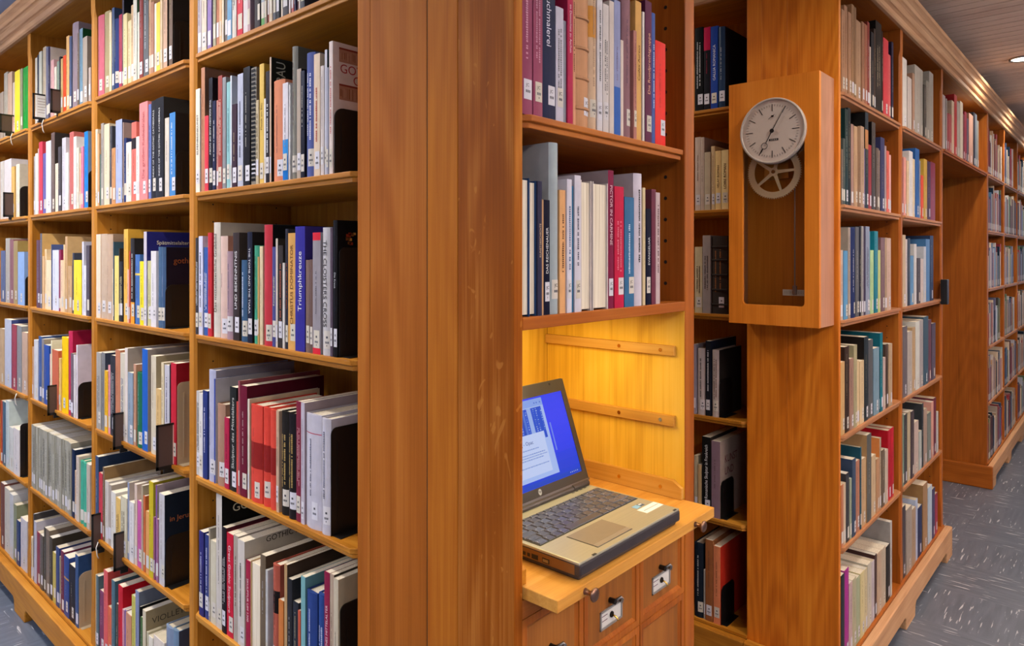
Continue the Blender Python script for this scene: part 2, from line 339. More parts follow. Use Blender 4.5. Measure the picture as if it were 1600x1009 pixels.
# ------------------------------------------------------------------ tower: laptop cupboard with catalogue drawers
TZ=lambda r: r+EYE
tw = empty('catalogue_cupboard', (.3,.2,0), 'tall oak cupboard in the centre with laptop niche and card drawers', 'cupboard')
for a,b_,mk in ((0,.1303,'panel_c'),(.1305,.2095,'panel_b'),(.2108,.3786,'panel_a')):
    fix(G().box(0,.0212,a,b_,.0,2.556).obj('side_board', M[mk], tw, bevel=.0018))
fix(G().box(0.0005,.0212,.2096,.2107,.0,2.5).obj('joint', M['hole'], tw))
fix(G().box(0,.30,.379,.4186,.0,2.556).obj('side_board', M['panel_a'], tw))
fix(G().box(.572,.6151,0,.42,0,2.556).obj('side_wall', M['red_z'], tw, bevel=.003))
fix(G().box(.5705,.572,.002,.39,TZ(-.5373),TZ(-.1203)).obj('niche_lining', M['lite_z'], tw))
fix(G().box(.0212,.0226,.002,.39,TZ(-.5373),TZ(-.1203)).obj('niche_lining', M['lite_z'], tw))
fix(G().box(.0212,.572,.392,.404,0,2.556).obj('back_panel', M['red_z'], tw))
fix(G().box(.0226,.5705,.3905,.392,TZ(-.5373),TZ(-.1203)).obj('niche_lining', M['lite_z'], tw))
fix(G().box(.0212,.572,0,.40,2.50,2.556).obj('top_board', M['red_x'], tw))
def FT(s,d,z): return (s,d,z)
fix(shelf_geo(FT,.0212,.572,TZ(.2339),d1=.39,nose=-.004).obj('shelf', M['red_x'], tw, bevel=.0015))
fix(G().box(.0212,.572,0,.391,TZ(-.1203),TZ(-.0991)).obj('shelf', M['red_x'], tw, bevel=.0015))
# runners on the niche walls
for z0,z1,y0,ch in ((-.221,-.199,.022,0),(-.3785,-.3555,.022,0),(-.5372,-.4985,.003,.014)):
    for x0,x1 in ((.5595,.5705),(.0226,.0336)):
        if ch: pts=[(y0,z0),(y0,z1-ch),(y0+.022,z1),(.389,z1),(.389,z0)]
        else: pts=[(y0,z0),(y0,z1),(.389,z1),(.389,z0)]
        r_=fix(G().prism(pts, lambda p,t_: (t_,p[0],TZ(p[1])), x0,x1).obj('runner', M['rail'] if x0>.3 else M['oak_y'], tw, bevel=.0008))
        if x0>.3:
            for yy in (.055,.165):
                sg=G().cyl((x0-.0012,yy,TZ((z0+z1)/2)),.0042,.0016,'x',14); sg.box(x0-.0016,x0-.0010,yy-.0034,yy+.0034,TZ((z0+z1)/2)-.0005,TZ((z0+z1)/2)+.0005)
                fix(sg.obj('screw', M['gold'], r_))
# peg holes in the cupboard walls
hg=G(); z=TZ(-.06)
while z<2.5:
    for yy in (.049,.33):
        for xx in (.5718,.0214):
            hg.add([(xx,yy+.0042*math.cos(q*math.pi/6),z+.0042*math.sin(q*math.pi/6)) for q in range(12)],[tuple(range(12))])
    z+=.048
tag(hg.obj('peg_holes', M['hole'], tw),kind='stuff')
# pull-out board
pb=fix(G().box(.0228,.5693,-.07,.385,TZ(-.5583),TZ(-.5375)).obj('pull_out_board', M['board'], tw, bevel=.0016))
for kx in (.0965,.4806):
    prof=[(.0055,0),(.0045,.004),(.0038,.010),(.0055,.014),(.0105,.017),(.0115,.0195),(.0100,.0215),(.005,.023),(0.0001,.0235)]
    N=20; vs=[(kx+r_*math.cos(2*math.pi*k/N), -.07-h_, TZ(-.5485)+r_*math.sin(2*math.pi*k/N)) for r_,h_ in prof for k in range(N)]
    fs=[(i*N+k,i*N+(k+1)%N,(i+1)*N+(k+1)%N,(i+1)*N+k) for i in range(len(prof)-1) for k in range(N)]
    fix(G().add(vs,fs).obj('knob', M['bronze'], pb, smooth=True))
# carcass behind the drawers and the rails between them
fix(G().box(.0212,.572,.014,.39,.10,TZ(-.5590)).obj('drawer_carcass', M['hole'], tw))
fix(G().box(.0212,.572,.0,.39,0,.10).obj('base', M['red_x'], tw))
fix(G().box(.0212,.1925,.001,.02,TZ(-.5915),TZ(-.560)).obj('top_rail', M['red_x'], tw, bevel=.001))
def drawer(x0,x1,z0,z1,fr=.021):
    """framed drawer front: raised frame with bevelled inner lip around a recessed panel"""
    y0,y1=.002,.0085
    g=G(); o=[(x0,z0),(x1,z0),(x1,z1),(x0,z1)]; i1=[(x0+fr*.62,z0+fr*.62),(x1-fr*.62,z0+fr*.62),(x1-fr*.62,z1-fr*.62),(x0+fr*.62,z1-fr*.62)]; i2=[(x0+fr,z0+fr),(x1-fr,z0+fr),(x1-fr,z1-fr),(x0+fr,z1-fr)]
    rings=[[(p[0],y1+.006,p[1]) for p in o],[(p[0],y0,p[1]) for p in o],[(p[0],y0,p[1]) for p in i1],[(p[0],y0+.0022,p[1]) for p in i1],[(p[0],y1,p[1]) for p in i2]]
    vs=[v for r_ in rings for v in r_]; fs=[(k*4+i,k*4+(i+1)%4,(k+1)*4+(i+1)%4,(k+1)*4+i) for k in range(4) for i in range(4)]+[(3,2,1,0)]
    d=fix(g.add(vs,fs).obj('drawer', M['red_z'], tw, bevel=.0007))
    fix(G().box(x0+fr-.001,x1-fr+.001,y1-.0006,y1+.004,z0+fr-.001,z1-fr+.001).obj('drawer_panel', M['drawer_p'], d))
    cx=(x0+x1)/2; w_=.0375; zt=z1-.118+.018; h_=.036; yf=y1
    zt=z0+ (z1-z0)*.40; 
    fg=G()
    for a,b_,c_,e_ in ((cx-w_,cx+w_,zt-.004,zt),(cx-w_,cx+w_,zt-h_,zt-h_+.004),(cx-w_,cx-w_+.004,zt-h_,zt),(cx+w_-.004,cx+w_,zt-h_,zt)): fg.box(a,b_,yf-.0032,yf,c_,e_)
    hf=fix(fg.obj('label_frame', M['frame_m'], d, bevel=.0006))
    fix(G().box(cx-w_+.003,cx+w_-.003,yf-.0012,yf-.0004,zt-h_+.003,zt-.003).obj('card', M['card'], hf))
    ig=G(); rnd=random.Random(int(cx*1000+z0*77))
    for zz in (zt-.012,zt-.021):
        xx=cx-w_+.007
        while xx<cx-.012: ww=rnd.uniform(.0012,.003); ig.box(xx,xx+ww,yf-.0014,yf-.0012,zz,zz+.0016,hexl('6a3a58',.8)); xx+=ww+.0008
    ig.obj('card_lines', M['ink'], hf)
    bp_=G().cyl((cx,yf-.002,zt-h_/2+.002),.0058,-.002,'y',16); fix(bp_.obj('key_plate', M['dark_iron'], hf))
    fix(G().tube([(cx+.001,yf-.004,zt-h_/2+.001),(cx+.003,yf-.009,zt-h_/2-.001),(cx+.0055,yf-.013,zt-h_/2-.006),(cx+.0045,yf-.014,zt-h_/2-.0085)],.0019).obj('key', M['gold'], hf, smooth=True))
    # small peg with curved hook pull above the card frame
    hk=G().cyl((cx-.004,yf-.014,zt+.0125),.0052,.014,'y',16); fix(hk.obj('pull_peg', M['dark_iron'], d))
    pth=[(cx+.012,yf-.002,zt+.006),(cx+.016,yf-.008,zt+.010),(cx+.020,yf-.015,zt+.016),(cx+.024,yf-.016,zt+.011),(cx+.028,yf-.012,zt+.003),(cx+.033,yf-.004,zt+.001)]
    fix(G().tube([(a-.006,b_,c_) for a,b_,c_ in pth],.0028).obj('pull', M['steel'], d, smooth=True))
XS=[(.0222,.1920),(.1940,.3842),(.3862,.5712)]
for ci,(a,b_) in enumerate(XS):
    rows=[(-.742,-.5935 if ci==0 else -.561),(-.915,-.7435),(-1.088,-.9165),(-1.26,-1.0895),(-1.395,-1.2615)]
    for z0,z1 in rows: drawer(a,b_,TZ(z0),TZ(z1))

# ------------------------------------------------------------------ laptop
lp = empty('laptop', (.265,.05,TZ(-.537)), 'open dark silver laptop with lit blue screen on the pull-out board', 'laptop')
m_deck=None
m,n,l = newmat('brushed_gunmetal'); b=principled(m); b.inputs['Metallic'].default_value=.3; b.inputs['Roughness'].default_value=.36
tc=n.new('ShaderNodeTexCoord'); mp=n.new('ShaderNodeMapping'); mp.inputs['Scale'].default_value=(8,900,900); no=n.new('ShaderNodeTexNoise'); no.inputs['Scale'].default_value=1; r=n.new('ShaderNodeValToRGB')
l.new(tc.outputs['Object'],mp.inputs[0]); l.new(mp.outputs[0],no.inputs[0]); l.new(no.outputs['Fac'],r.inputs[0]); r.color_ramp.elements[0].color=hexl('969280',1); r.color_ramp.elements[1].color=hexl('b0aa94',1); l.new(r.outputs[0],b.inputs['Base Color']); m_deck=m
m_base=plain('laptop_base_plastic','2c282c',.4); m_key=plain('keycap_plastic','44464d',.3); m_well=plain('keyboard_well','14161a',.6); m_bez=plain('screen_bezel_metal','4a4640',.35,.6)
m_pad=plain('touchpad_surface','847a6c',.42,.3); m_btn=plain('touchpad_buttons','9a9690',.35,.5); m_port=plain('port_dark','17120e',.6); m_side=plain('laptop_side_bronze','7a5a34',.4,.6)
X0,X1,Y0,Y1=.094,.432,-.0625,.168; zb=TZ(-.5373); zt=TZ(-.505)
fix(G().box(X0+.004,X1-.004,Y0+.006,Y1-.004,zb,zb+.014).obj('base', m_base, lp, bevel=.004))
fix(G().box(X0,X1,Y0,Y1,zb+.008,zt-.0035).obj('chassis', m_base, lp, bevel=.003))
dk=fix(G().box(X0,X1,Y0+.002,Y1,zt-.005,zt).obj('palm_rest_deck', m_deck, lp, bevel=.0018))
fix(G().box(X0-.0003,X0+.001,Y0+.012,Y1-.02,zb+.010,zt-.006).obj('side_strip', m_side, lp))
pg=G()
for y0,y1,z0,z1 in ((.003,.018,.012,.020),(.028,.042,.012,.020),(.046,.052,.013,.019),(.056,.062,.013,.019),(.07,.1,.011,.021)): pg.box(X0-.0008,X0-.0002,y0,y1,zb+z0,zb+z1)
fix(pg.obj('ports', m_port, lp)); fix(G().box(X0-.0012,X0-.0006,.0045,.0165,zb+.0135,zb+.0185).obj('video_socket', M['steel'], lp))
well=fix(G().box(.104,.424,.031,.1335,zt,zt+.0006).obj('keyboard', m_well, lp))
# key rows from the front: widths in key units
rows=[([1.15,1,1,1,5,1,1,1,.9,.9,.9],.0335,.0165),([1.3,1,1,1,1,1,1,1,1,1,1,2.55],.0515,.0165),([1.7,1,1,1,1,1,1,1,1,1,1,1,1.15],.0695,.0165),([1.45,1,1,1,1,1,1,1,1,1,1,1,1,.4+.0],.0875,.0165),([1,1,1,1,1,1,1,1,1,1,1,1,1,.85],.1055,.0165),([.93]*15,.1235,.0085)]
BLUE={(1,2),(2,2),(2,3),(3,2),(3,3),(3,4),(4,3),(4,4),(0,1),(1,0)}
m_keyb=plain('keycap_bluish_plastic','4e525e',.26)  # slightly lighter, bluer keycap used on every third key
for ri,(ws,y,h_) in enumerate(rows):
    tot=sum(ws); x=.1055; U=.3170/tot
    for ki,wk in enumerate(ws):
        a=x+.0014; b_=x+wk*U-.0014; x+=wk*U
        kg=G(); vs=[(a,y,zt+.0005),(b_,y,zt+.0005),(b_,y+h_,zt+.0005),(a,y+h_,zt+.0005),(a+.0009,y+.001,zt+.0024),(b_-.0009,y+.001,zt+.0024),(b_-.0012,y+h_-.0008,zt+.0024),(a+.0012,y+h_-.0008,zt+.0024)]
        kg.add(vs,[(3,2,1,0),(4,5,6,7),(0,1,5,4),(1,2,6,5),(2,3,7,6),(3,0,4,7)]); kg.obj('key', m_key if (ki+ri)%3 else m_keyb, well)
lg=G(); rnd=random.Random(3)
for ri,(ws,y,h_) in enumerate(rows):
    tot=sum(ws); x=.1055; U=.3170/tot
    for wk in ws:
        if wk<2: lg.box(x+.004,x+.0058,y+h_*.5,y+h_*.5+.002 if h_>.01 else y+h_*.45+.0016,zt+.0024,zt+.0026,hexl('a8acb4',.6))
        x+=wk*U
tag(lg.obj('key_legends', M['ink'], well),kind='stuff')
fix(G().box(.166,.278,-.0475,.0215,zt,zt+.0003).obj('touchpad_frame', m_well, lp)); fix(G().box(.1675,.2765,-.0345,.0205,zt+.0003,zt+.0008).obj('touchpad', m_pad, lp)); fix(G().box(.1675,.2765,-.0465,-.0350,zt+.0003,zt+.001).obj('touchpad_buttons', m_btn, lp))
fix(G().box(.365,.4325-.003,-.0265,-.0035,zt,zt+.0004).obj('paper_sticker', plain('white_sticker','e6e2dc',.6), lp))
sg=G().box(.372,.389,.001,.014,zt,zt+.0004,hexl('8cb8d8',.4)).box(.391,.404,.002,.014,zt,zt+.0004,hexl('5a6878',.4)).box(.392,.402,.0075,.0125,zt+.0004,zt+.0005,hexl('d0d4d8',.4))
sg.obj('processor_sticker', M['ink'], lp)
ig=G(); x=.372
while x<.424: w_=rnd.uniform(.0012,.003); ig.box(x,x+w_,-.0165,-.0145,zt+.0004,zt+.0005,hexl('8a8c94',.7)); x+=w_+.0008
ig.obj('sticker_print', M['ink'], lp)
for x in (.139,.417): fix(G().box(x-.005,x+.005,Y0+.0022,Y0+.0062,zt-.0005,zt+.0006).obj('latch_slot', m_port, lp))
for x in (.36,.374,.388,.402): fix(G().box(x,x+.007,.1515,.1545,zt,zt+.0007).obj('quick_button', M['steel'], lp))
# lid: local frame (x, v up the lid, n out of the screen)
tl=math.atan2(.078,.225); LH=(.160,TZ(-.505))
def LID(x,v,nn=0): return (x, LH[0]+v*math.sin(tl)-nn*math.cos(tl), LH[1]+v*math.cos(tl)+nn*math.sin(tl))
def lbox(g,x0,x1,v0,v1,n0,n1,col=None):
    vs=[LID(x,v,q) for q in (n0,n1) for x,v in ((x0,v0),(x1,v0),(x1,v1),(x0,v1))]
    return g.add(vs,[(0,3,2,1),(4,5,6,7),(0,1,5,4),(1,2,6,5),(2,3,7,6),(3,0,4,7)],col)
ld=fix(lbox(G(),X0,.437,.012,.2405,-.009,-.0015).obj('lid', m_bez, lp, bevel=.003))
bz=G()
for a in ((X0+.002,.435,.2125,.2385),(X0+.002,.435,.014,.0325),(X0+.002,X0+.017,.0325,.2125),(.4195,.435,.0325,.2125)): lbox(bz,*a,-.0015,.0005)
fix(bz.obj('screen_frame', m_bez, ld)); fix(lbox(G(),X0,.437,.010,.0145,-.010,.0012).obj('lid_edge', M['steel'], ld))
fix(G().tube([(X0+.03,LH[0]+.002,LH[1]+.004),(.40,LH[0]+.002,LH[1]+.004)],.0065,12).obj('hinge_bar', m_base, lp)); 
for x in (.372,.118): fix(G().tube([(x,LH[0]+.002,LH[1]+.005),(x+.055 if x>.3 else x-.015,LH[0]+.002,LH[1]+.005)],.0072,12).obj('hinge', m_base, lp))
# screen picture: emissive glass showing a blue desktop with a white web page
m,n,l=newmat('screen_image'); b=principled(m); at=n.new('ShaderNodeAttribute'); at.attribute_name='tint'; l.new(at.outputs['Color'],b.inputs['Emission Color']); b.inputs['Emission Strength'].default_value=1.55; b.inputs['Base Color'].default_value=(.005,.005,.008,1); b.inputs['Roughness'].default_value=.45; b.inputs['Specular IOR Level'].default_value=.15; M['screen']=m
sg=G(); NV=10
XL,XR=X0+.017,.4195
def mixc(a,b_,t): return tuple(a[i]*(1-t)+b_[i]*t for i in range(4))
cA,cB,cC=hexl('0a40d8',1),hexl('3c48ff',1),hexl('2040f0',1)
for i in range(12):
    for j in range(NV):
        x0=XL+(XR-XL)*i/12; x1=XL+(XR-XL)*(i+1)/12; v0=.0325+.18*j/NV; v1=.0325+.18*(j+1)/NV
        t=max(0,1-abs((v0-.15)/.13)); 
        sg.add([LID(x0,v0,-.001),LID(x1,v0,-.001),LID(x1,v1,-.001),LID(x0,v1,-.001)],[(0,1,2,3)],mixc(cA if j<3 else cC,cB,t*.9))
scr=sg.obj('screen', M['screen'], ld)
wg=G()
def lq(x0,x1,v0,v1,nn,h): wg.add([LID(x0,v0,nn),LID(x1,v0,nn),LID(x1,v1,nn),LID(x0,v1,nn)],[(0,1,2,3)],hexl(h,1))
lq(XL,XR,.0335,.0425,-.0008,'1446c8')
lq(.20,.3465,.047,.209,-.0008,'a8c0f8'); lq(.20,.3465,.193,.209,-.0007,'88a8f0')
lq(.20,.329,.139,.191,-.0006,'1c50d0'); lq(.329,.3375,.124,.191,-.0006,'1c50d0')
rnd=random.Random(8)
for x in (.212,.226,.240,.254,.268):
    lq(x,x+.008,.139,.191,-.0005,'1848b8')
lq(.2895,.3025,.139,.191,-.0005,'98b4f0'); lq(.273,.280,.139,.191,-.0005,'5078d8')
for cxx in (.250,.262,.283,.309,.318,.333):
    v=.141
    while v<.187:
        h_=rnd.uniform(.0015,.004); 
        if v+h_<.19: lq(cxx,cxx+rnd.uniform(.002,.0045),v,v+h_,-.0004,rnd.choice(['7098e8','90b0f0','4870d8']))
        v+=h_+.0022
lq(.20,.3265,.056,.139,-.0004,'c4d4fc')
for v,x1 in ((.108,.300),(.0985,.318),(.0935,.322),(.0885,.309),(.0745,.322)):
    x=.205
    while x<x1: w_=rnd.uniform(.002,.006); lq(x,min(x1,x+w_),v,v+.0018,-.0003,'7890c8'); x+=w_+.0012
lq(.3530,.3575,.092,.152,-.0006,'7088f0')
for k in range(5): lq(.380+k*.0062,.3822+k*.0062,.037,.0392,-.0006,'b0c0f8')
for x in (.318,.326,.337): lq(x,x+.003,.1985,.2015,-.0005,'4060b0')
wg.obj('web_page', M['screen'], scr)
# ------------------------------------------------------------------ lettering
_tc={}
def text_geo(s):
    """flat triangulated outline of a string: points (x, y), faces, width; cap height about 0.7"""
    if s in _tc: return _tc[s]
    cu=bpy.data.curves.new('t','FONT'); cu.body=s; cu.size=1; cu.resolution_u=3
    o=bpy.data.objects.new('t',cu); COL.objects.link(o); dg=bpy.context.evaluated_depsgraph_get(); me=bpy.data.meshes.new_from_object(o.evaluated_get(dg))
    P=[(v.co.x,v.co.y) for v in me.vertices]; F=[tuple(p.vertices) for p in me.polygons]
    bpy.data.objects.remove(o); bpy.data.curves.remove(cu); bpy.data.meshes.remove(me)
    x0=min(p[0] for p in P); x1=max(p[0] for p in P); P=[(p[0]-x0,p[1]) for p in P]
    _tc[s]=(P,F,x1-x0); return _tc[s]
# words on the screen, badge below it
P,F,w_=text_geo('g - Opac'); sc_=.0105
tg=G().add([LID(.2465+p[0]*.040/w_, .119+p[1]*sc_, -.0002) for p in P],F,hexl('2a3a70',1)); tg.obj('page_heading', M['screen'], scr)
lg=G().add([LID(.2685+.0052*math.cos(k*math.pi/12),.0235+.0062*math.sin(k*math.pi/12),.0011) for k in range(24)],[tuple(range(24))],hexl('b8b8b4',.3))
P,F,w_=text_geo('hp'); lg.add([LID(.2648+p[0]*.0074/w_, .0222+p[1]*.0075,.0014) for p in P],F,hexl('303034',.3)); lg.obj('badge', M['ink'], ld)
fix(lbox(G(),.383,.387,.2300,.2345,.0004,.0016).obj('camera_lens', m_port, ld))

# ------------------------------------------------------------------ wall clock
cy0,cy1=-.0096,.2856; xf=1.4242; zb_,zt_=TZ(-.2235),TZ(.582)
ck=empty('wall_clock',(1.50,.138,TZ(.18)),'oak-cased regulator wall clock with round silver dial on the bookcase end','clock')
wy0,wy1=.0352,.2372; wz0,wz1=TZ(-.1585),TZ(.43)
# case: sides and back
cg=G(); 
for a,b_,c_,e_ in ((cy0,cy0+.010,zb_,zt_),(cy1-.010,cy1,zb_,zt_)): cg.box(xf+.0161,1.5673,a,b_,c_,e_)
cg.box(xf+.0161,1.5673,cy0+.01,cy1-.01,zb_,zb_+.012); cg.box(xf+.0161,1.5673,cy0+.01,cy1-.01,zt_-.012,zt_)
fix(cg.obj('case', M['clock_side'], ck))
fix(G().box(1.558,1.5670,cy0+.01,cy1-.01,zb_+.012,zt_-.012).obj('case_back', M['clock_wood'], ck))
# door: board with a window that is rounded below and arched above behind the dial
dc_y,dc_z,dr=.1348,TZ(.4085),.1075
def outline(cy,cz,hw,z0,ztop,rc):
    pts=[]
    for k in range(7): a=math.pi+ (math.pi/2)*k/6; pts.append((cy-hw+rc+rc*math.cos(a), z0+rc+rc*math.sin(a)))
    for k in range(7): a=1.5*math.pi+(math.pi/2)*k/6; pts.append((cy+hw-rc+rc*math.cos(a), z0+rc+rc*math.sin(a)))
    for k in range(15): a=math.pi*k/14; pts.append((cy+hw*math.cos(a), cz+hw*math.sin(a)))
    return pts
hw=(wy1-wy0)/2; hy=(wy0+wy1)/2; inn=outline(hy,dc_z,hw,wz0,0,.012); N=len(inn)
cc=(hy,(wz0+dc_z)/2)
def tobox(p):
    dx=p[0]-cc[0]; dz=p[1]-cc[1]; ts=[]
    if dx>1e-9: ts.append((cy1-cc[0])/dx)
    if dx<-1e-9: ts.append((cy0-cc[0])/dx)
    if dz>1e-9: ts.append((zt_-cc[1])/dz)
    if dz<-1e-9: ts.append((zb_-cc[1])/dz)
    t=min(ts); return (cc[0]+dx*t, cc[1]+dz*t)
# insert corner directions so the outer rectangle is exact
ang=lambda p: math.atan2(p[1]-cc[1],p[0]-cc[0])
def cross_at(target):
    best=None
    for i in range(N):
        a,b_=inn[i],inn[(i+1)%N]; a1,b1=ang(a),ang(b_); d=(b1-a1+math.pi)%(2*math.pi)-math.pi; e=(target-a1+math.pi)%(2*math.pi)-math.pi
        if d!=0 and 0<=e/d<=1: t=e/d; return i,(a[0]+(b_[0]-a[0])*t,a[1]+(b_[1]-a[1])*t)
ins=[]
for q in ((cy0,zb_),(cy1,zb_),(cy1,zt_),(cy0,zt_)): i,p=cross_at(ang(q)); ins.append((i,p,q))
pin=[]; pout=[]
for i,p in enumerate(inn):
    pin.append(p); pout.append(tobox(p))
    for k,pp,q in ins:
        if k==i: pin.append(pp); pout.append(q)
N=len(pin); vs=[(xf,)+p for p in pout]+[(xf,)+p for p in pin]+[(xf+.016,)+p for p in pin]+[(xf+.016,)+p for p in pout]
fs=[(k*N+i,k*N+(i+1)%N,((k+1)%4)*N+(i+1)%N,((k+1)%4)*N+i) for k in range(4) for i in range(N)]
door=fix(G().add(vs,fs).obj('door', M['clock_wood'], ck))
m,n,l=newmat('clock_glass'); b=principled(m); b.inputs['Base Color'].default_value=(.95,.97,.96,1); b.inputs['Roughness'].default_value=.01; b.inputs['Transmission Weight'].default_value=1; b.inputs['IOR'].default_value=1.5; M['glass']=m
G().box(xf+.007,xf+.010,wy0+.0002,wy1-.0002,wz0+.0002,dc_z).obj('pane', M['glass'], door)
def disc(g,cy_,cz_,r0,r1,x,n_=64,col=None):
    vs=[(x,cy_+r*math.cos(2*math.pi*k/n_),cz_+r*math.sin(2*math.pi*k/n_)) for r in (r0,r1) for k in range(n_)]
    return g.add(vs,[(k,(k+1)%n_,n_+(k+1)%n_,n_+k) for k in range(n_)],col)
m_dial=plain('brushed_silver_dial','ccc0b4',.42,.25); m_bezel=plain('satin_bezel','b0a498',.5,.1)
dl=fix(G().cyl((xf-.004,dc_y,dc_z),dr-.006,-.004,'x',64).obj('dial', m_dial, ck))
pr=[(dr-.007,-.006),(dr-.007,-.012),(dr-.003,-.0125),(dr,-.009),(dr,.004),(dr-.007,.004)]; N=72
vs=[(xf+q,dc_y+r*math.cos(2*math.pi*k/N),dc_z+r*math.sin(2*math.pi*k/N)) for k in range(N) for r,q in pr]
fix(G().add(vs,[(k*6+i,k*6+(i+1)%6,((k+1)%N)*6+(i+1)%6,((k+1)%N)*6+i) for k in range(N) for i in range(6)]).obj('bezel', m_bezel, dl, smooth=True))
tk=G(); xk=xf-.0083
def hand(g,deg,r0,r1,w0,w1,x,col=None):       # deg clockwise from 12, seen from the front (y grows to the left)
    a=math.radians(deg); ux,uz=-math.sin(a),math.cos(a); px,pz=uz,-ux
    vs=[(x,dc_y+ux*r+px*w_,dc_z+uz*r+pz*w_) for r,w_ in ((r0,-w0),(r0,w0),(r1,w1),(r1,-w1))]
    vs+= [(x-.0006,)+p[1:] for p in vs]
    return g.add(vs,[(0,1,2,3),(7,6,5,4),(0,4,5,1),(1,5,6,2),(2,6,7,3),(3,7,4,0)],col)
for i in range(60): hand(tk,i*6,.079,.086,.0003,.0003,xk,hexl('2a221e',.5))
for i in range(12): hand(tk,i*30,.064,.087,.0010,.0010,xk,hexl('17120f',.5))
for k in range(12): hand(tk,k*30,.0001,.0002,.0001,.0001,xk,hexl('17120f',.5))
tk.box(xk-.0004,xk,dc_y-.020,dc_y+.010,dc_z-.032,dc_z-.0255,hexl('221c1a',.5))
for k in range(4): tk.box(xk-.0006,xk-.0004,dc_y-.016+k*.006,dc_y-.0125+k*.006,dc_z-.0305,dc_z-.027,hexl('a8a098',.5))
tag(tk.obj('minute_track', M['ink'], dl),kind='stuff')
xh=xf-.0095
mh=hand(G(),30,-.012,.085,.0014,.0007,xh-.001); fix(mh.cyl((xh-.001,dc_y,dc_z),.0068,-.002,'x',20).obj('minute_hand', M['black'], dl))
hh=G(); hand(hh,208,0,.043,.0014,.0010,xh); hand(hh,208,.063,.080,.0012,.0005,xh)
a=math.radians(208); hc=(dc_y-math.sin(a)*.053,dc_z+math.cos(a)*.053); pth=[(xh-.0003,hc[0]+.0100*math.cos(q*math.pi/14),hc[1]+.0100*math.sin(q*math.pi/14)) for q in range(29)]
hh.tube(pth,.0009,6); fix(hh.obj('hour_hand', M['black'], dl))
sg=G(); 
oy,oz=dc_y-.0,dc_z+.047
for dx_,dz_ in ((-.008,.006),):
    sg.box(xh,xh+.0006,oy-.005,oy+.003,oz-.002,oz+.0035,hexl('1a1512',.5)); sg.tube([(xh,oy+.012,oz-.008),(xh,oy-.008,oz+.006)],.0006,6,hexl('1a1512',.5))
sg.obj('seconds_hand', M['ink'], dl)
# five-spoked brass pendulum wheel behind the glass, rod, pointer and scale
gx=xf+.026; gy,gz=.142,TZ(.279); wg_=G()
N=90
prof=[(.083,gx),(.086,gx),(.086,gx+.004),(.066,gx+.004),(.066,gx),(.083,gx)][:5]
vs=[(q,gy+r*math.cos(2*math.pi*k/N),gz+r*math.sin(2*math.pi*k/N)) for k in range(N) for r,q in prof]
wg_.add(vs,[(k*5+i,k*5+(i+1)%5,((k+1)%N)*5+(i+1)%5,((k+1)%N)*5+i) for k in range(N) for i in range(5)])
for k in range(72):
    a=2*math.pi*k/72; c_,s_=math.cos(a),math.sin(a)
    p=lambda r,da:(gy+r*math.cos(a+da),gz+r*math.sin(a+da))
    q4=[p(.0855,-.02),p(.0855,.02),p(.0895,.012),p(.0895,-.012)]
    wg_.add([(gx,)+t for t in q4]+[(gx+.004,)+t for t in q4],[(0,1,2,3),(7,6,5,4),(0,4,5,1),(1,5,6,2),(2,6,7,3),(3,7,4,0)])
for k in range(5):
    a=math.radians(178+72*k); u_=(math.cos(a),math.sin(a)); v_=(-u_[1],u_[0])
    q4=[(gy+u_[0]*r+v_[0]*w_,gz+u_[1]*r+v_[1]*w_) for r,w_ in ((.006,-.006),(.067,-.0038),(.067,.0038),(.006,.006))]
    wg_.add([(gx+.0005,)+t for t in q4]+[(gx+.0035,)+t for t in q4],[(0,1,2,3),(7,6,5,4),(0,4,5,1),(1,5,6,2),(2,6,7,3),(3,7,4,0)])
wg_.cyl((gx+.004,gy,gz),.014,-.007,'x',24)
m_wheel=plain('pale_brass_wheel','ecd0a8',.5,.15); wh=fix(wg_.obj('great_wheel', m_wheel, ck)); fix(G().cyl((gx-.004,gy,gz),.006,-.004,'x',20).obj('arbor', M['bronze'], wh))
fix(G().tube([(gx+.02,gy,gz),(gx+.12,gy,gz)],.004,10).obj('arbor_rod', M['bronze'], ck))
fix(G().box(gx+.02,gx+.07,gy-.04,gy+.04,gz-.02,dc_z+.06).obj('movement_plate', M['brass'], ck))
py=.085
fix(G().tube([(gx+.03,py,gz),(gx+.03,py,wz0+.045)],.0022,10).obj('pendulum_rod', M['steel'], ck))
fix(G().box(gx+.024,gx+.036,py-.006,py+.006,wz0+.034,wz0+.064).obj('pendulum_weight', M['steel'], ck, bevel=.002))
sc2=G().box(gx+.045,gx+.047,.030,.130,wz0+.030,wz0+.050,hexl('f0e8d8',.6))
for k in range(17): sc2.box(gx+.0446,gx+.045,.043+k*.005,.0436+k*.005,wz0+.036,wz0+.046,hexl('302820',.6))
sc2.obj('scale', M['ink'], ck)

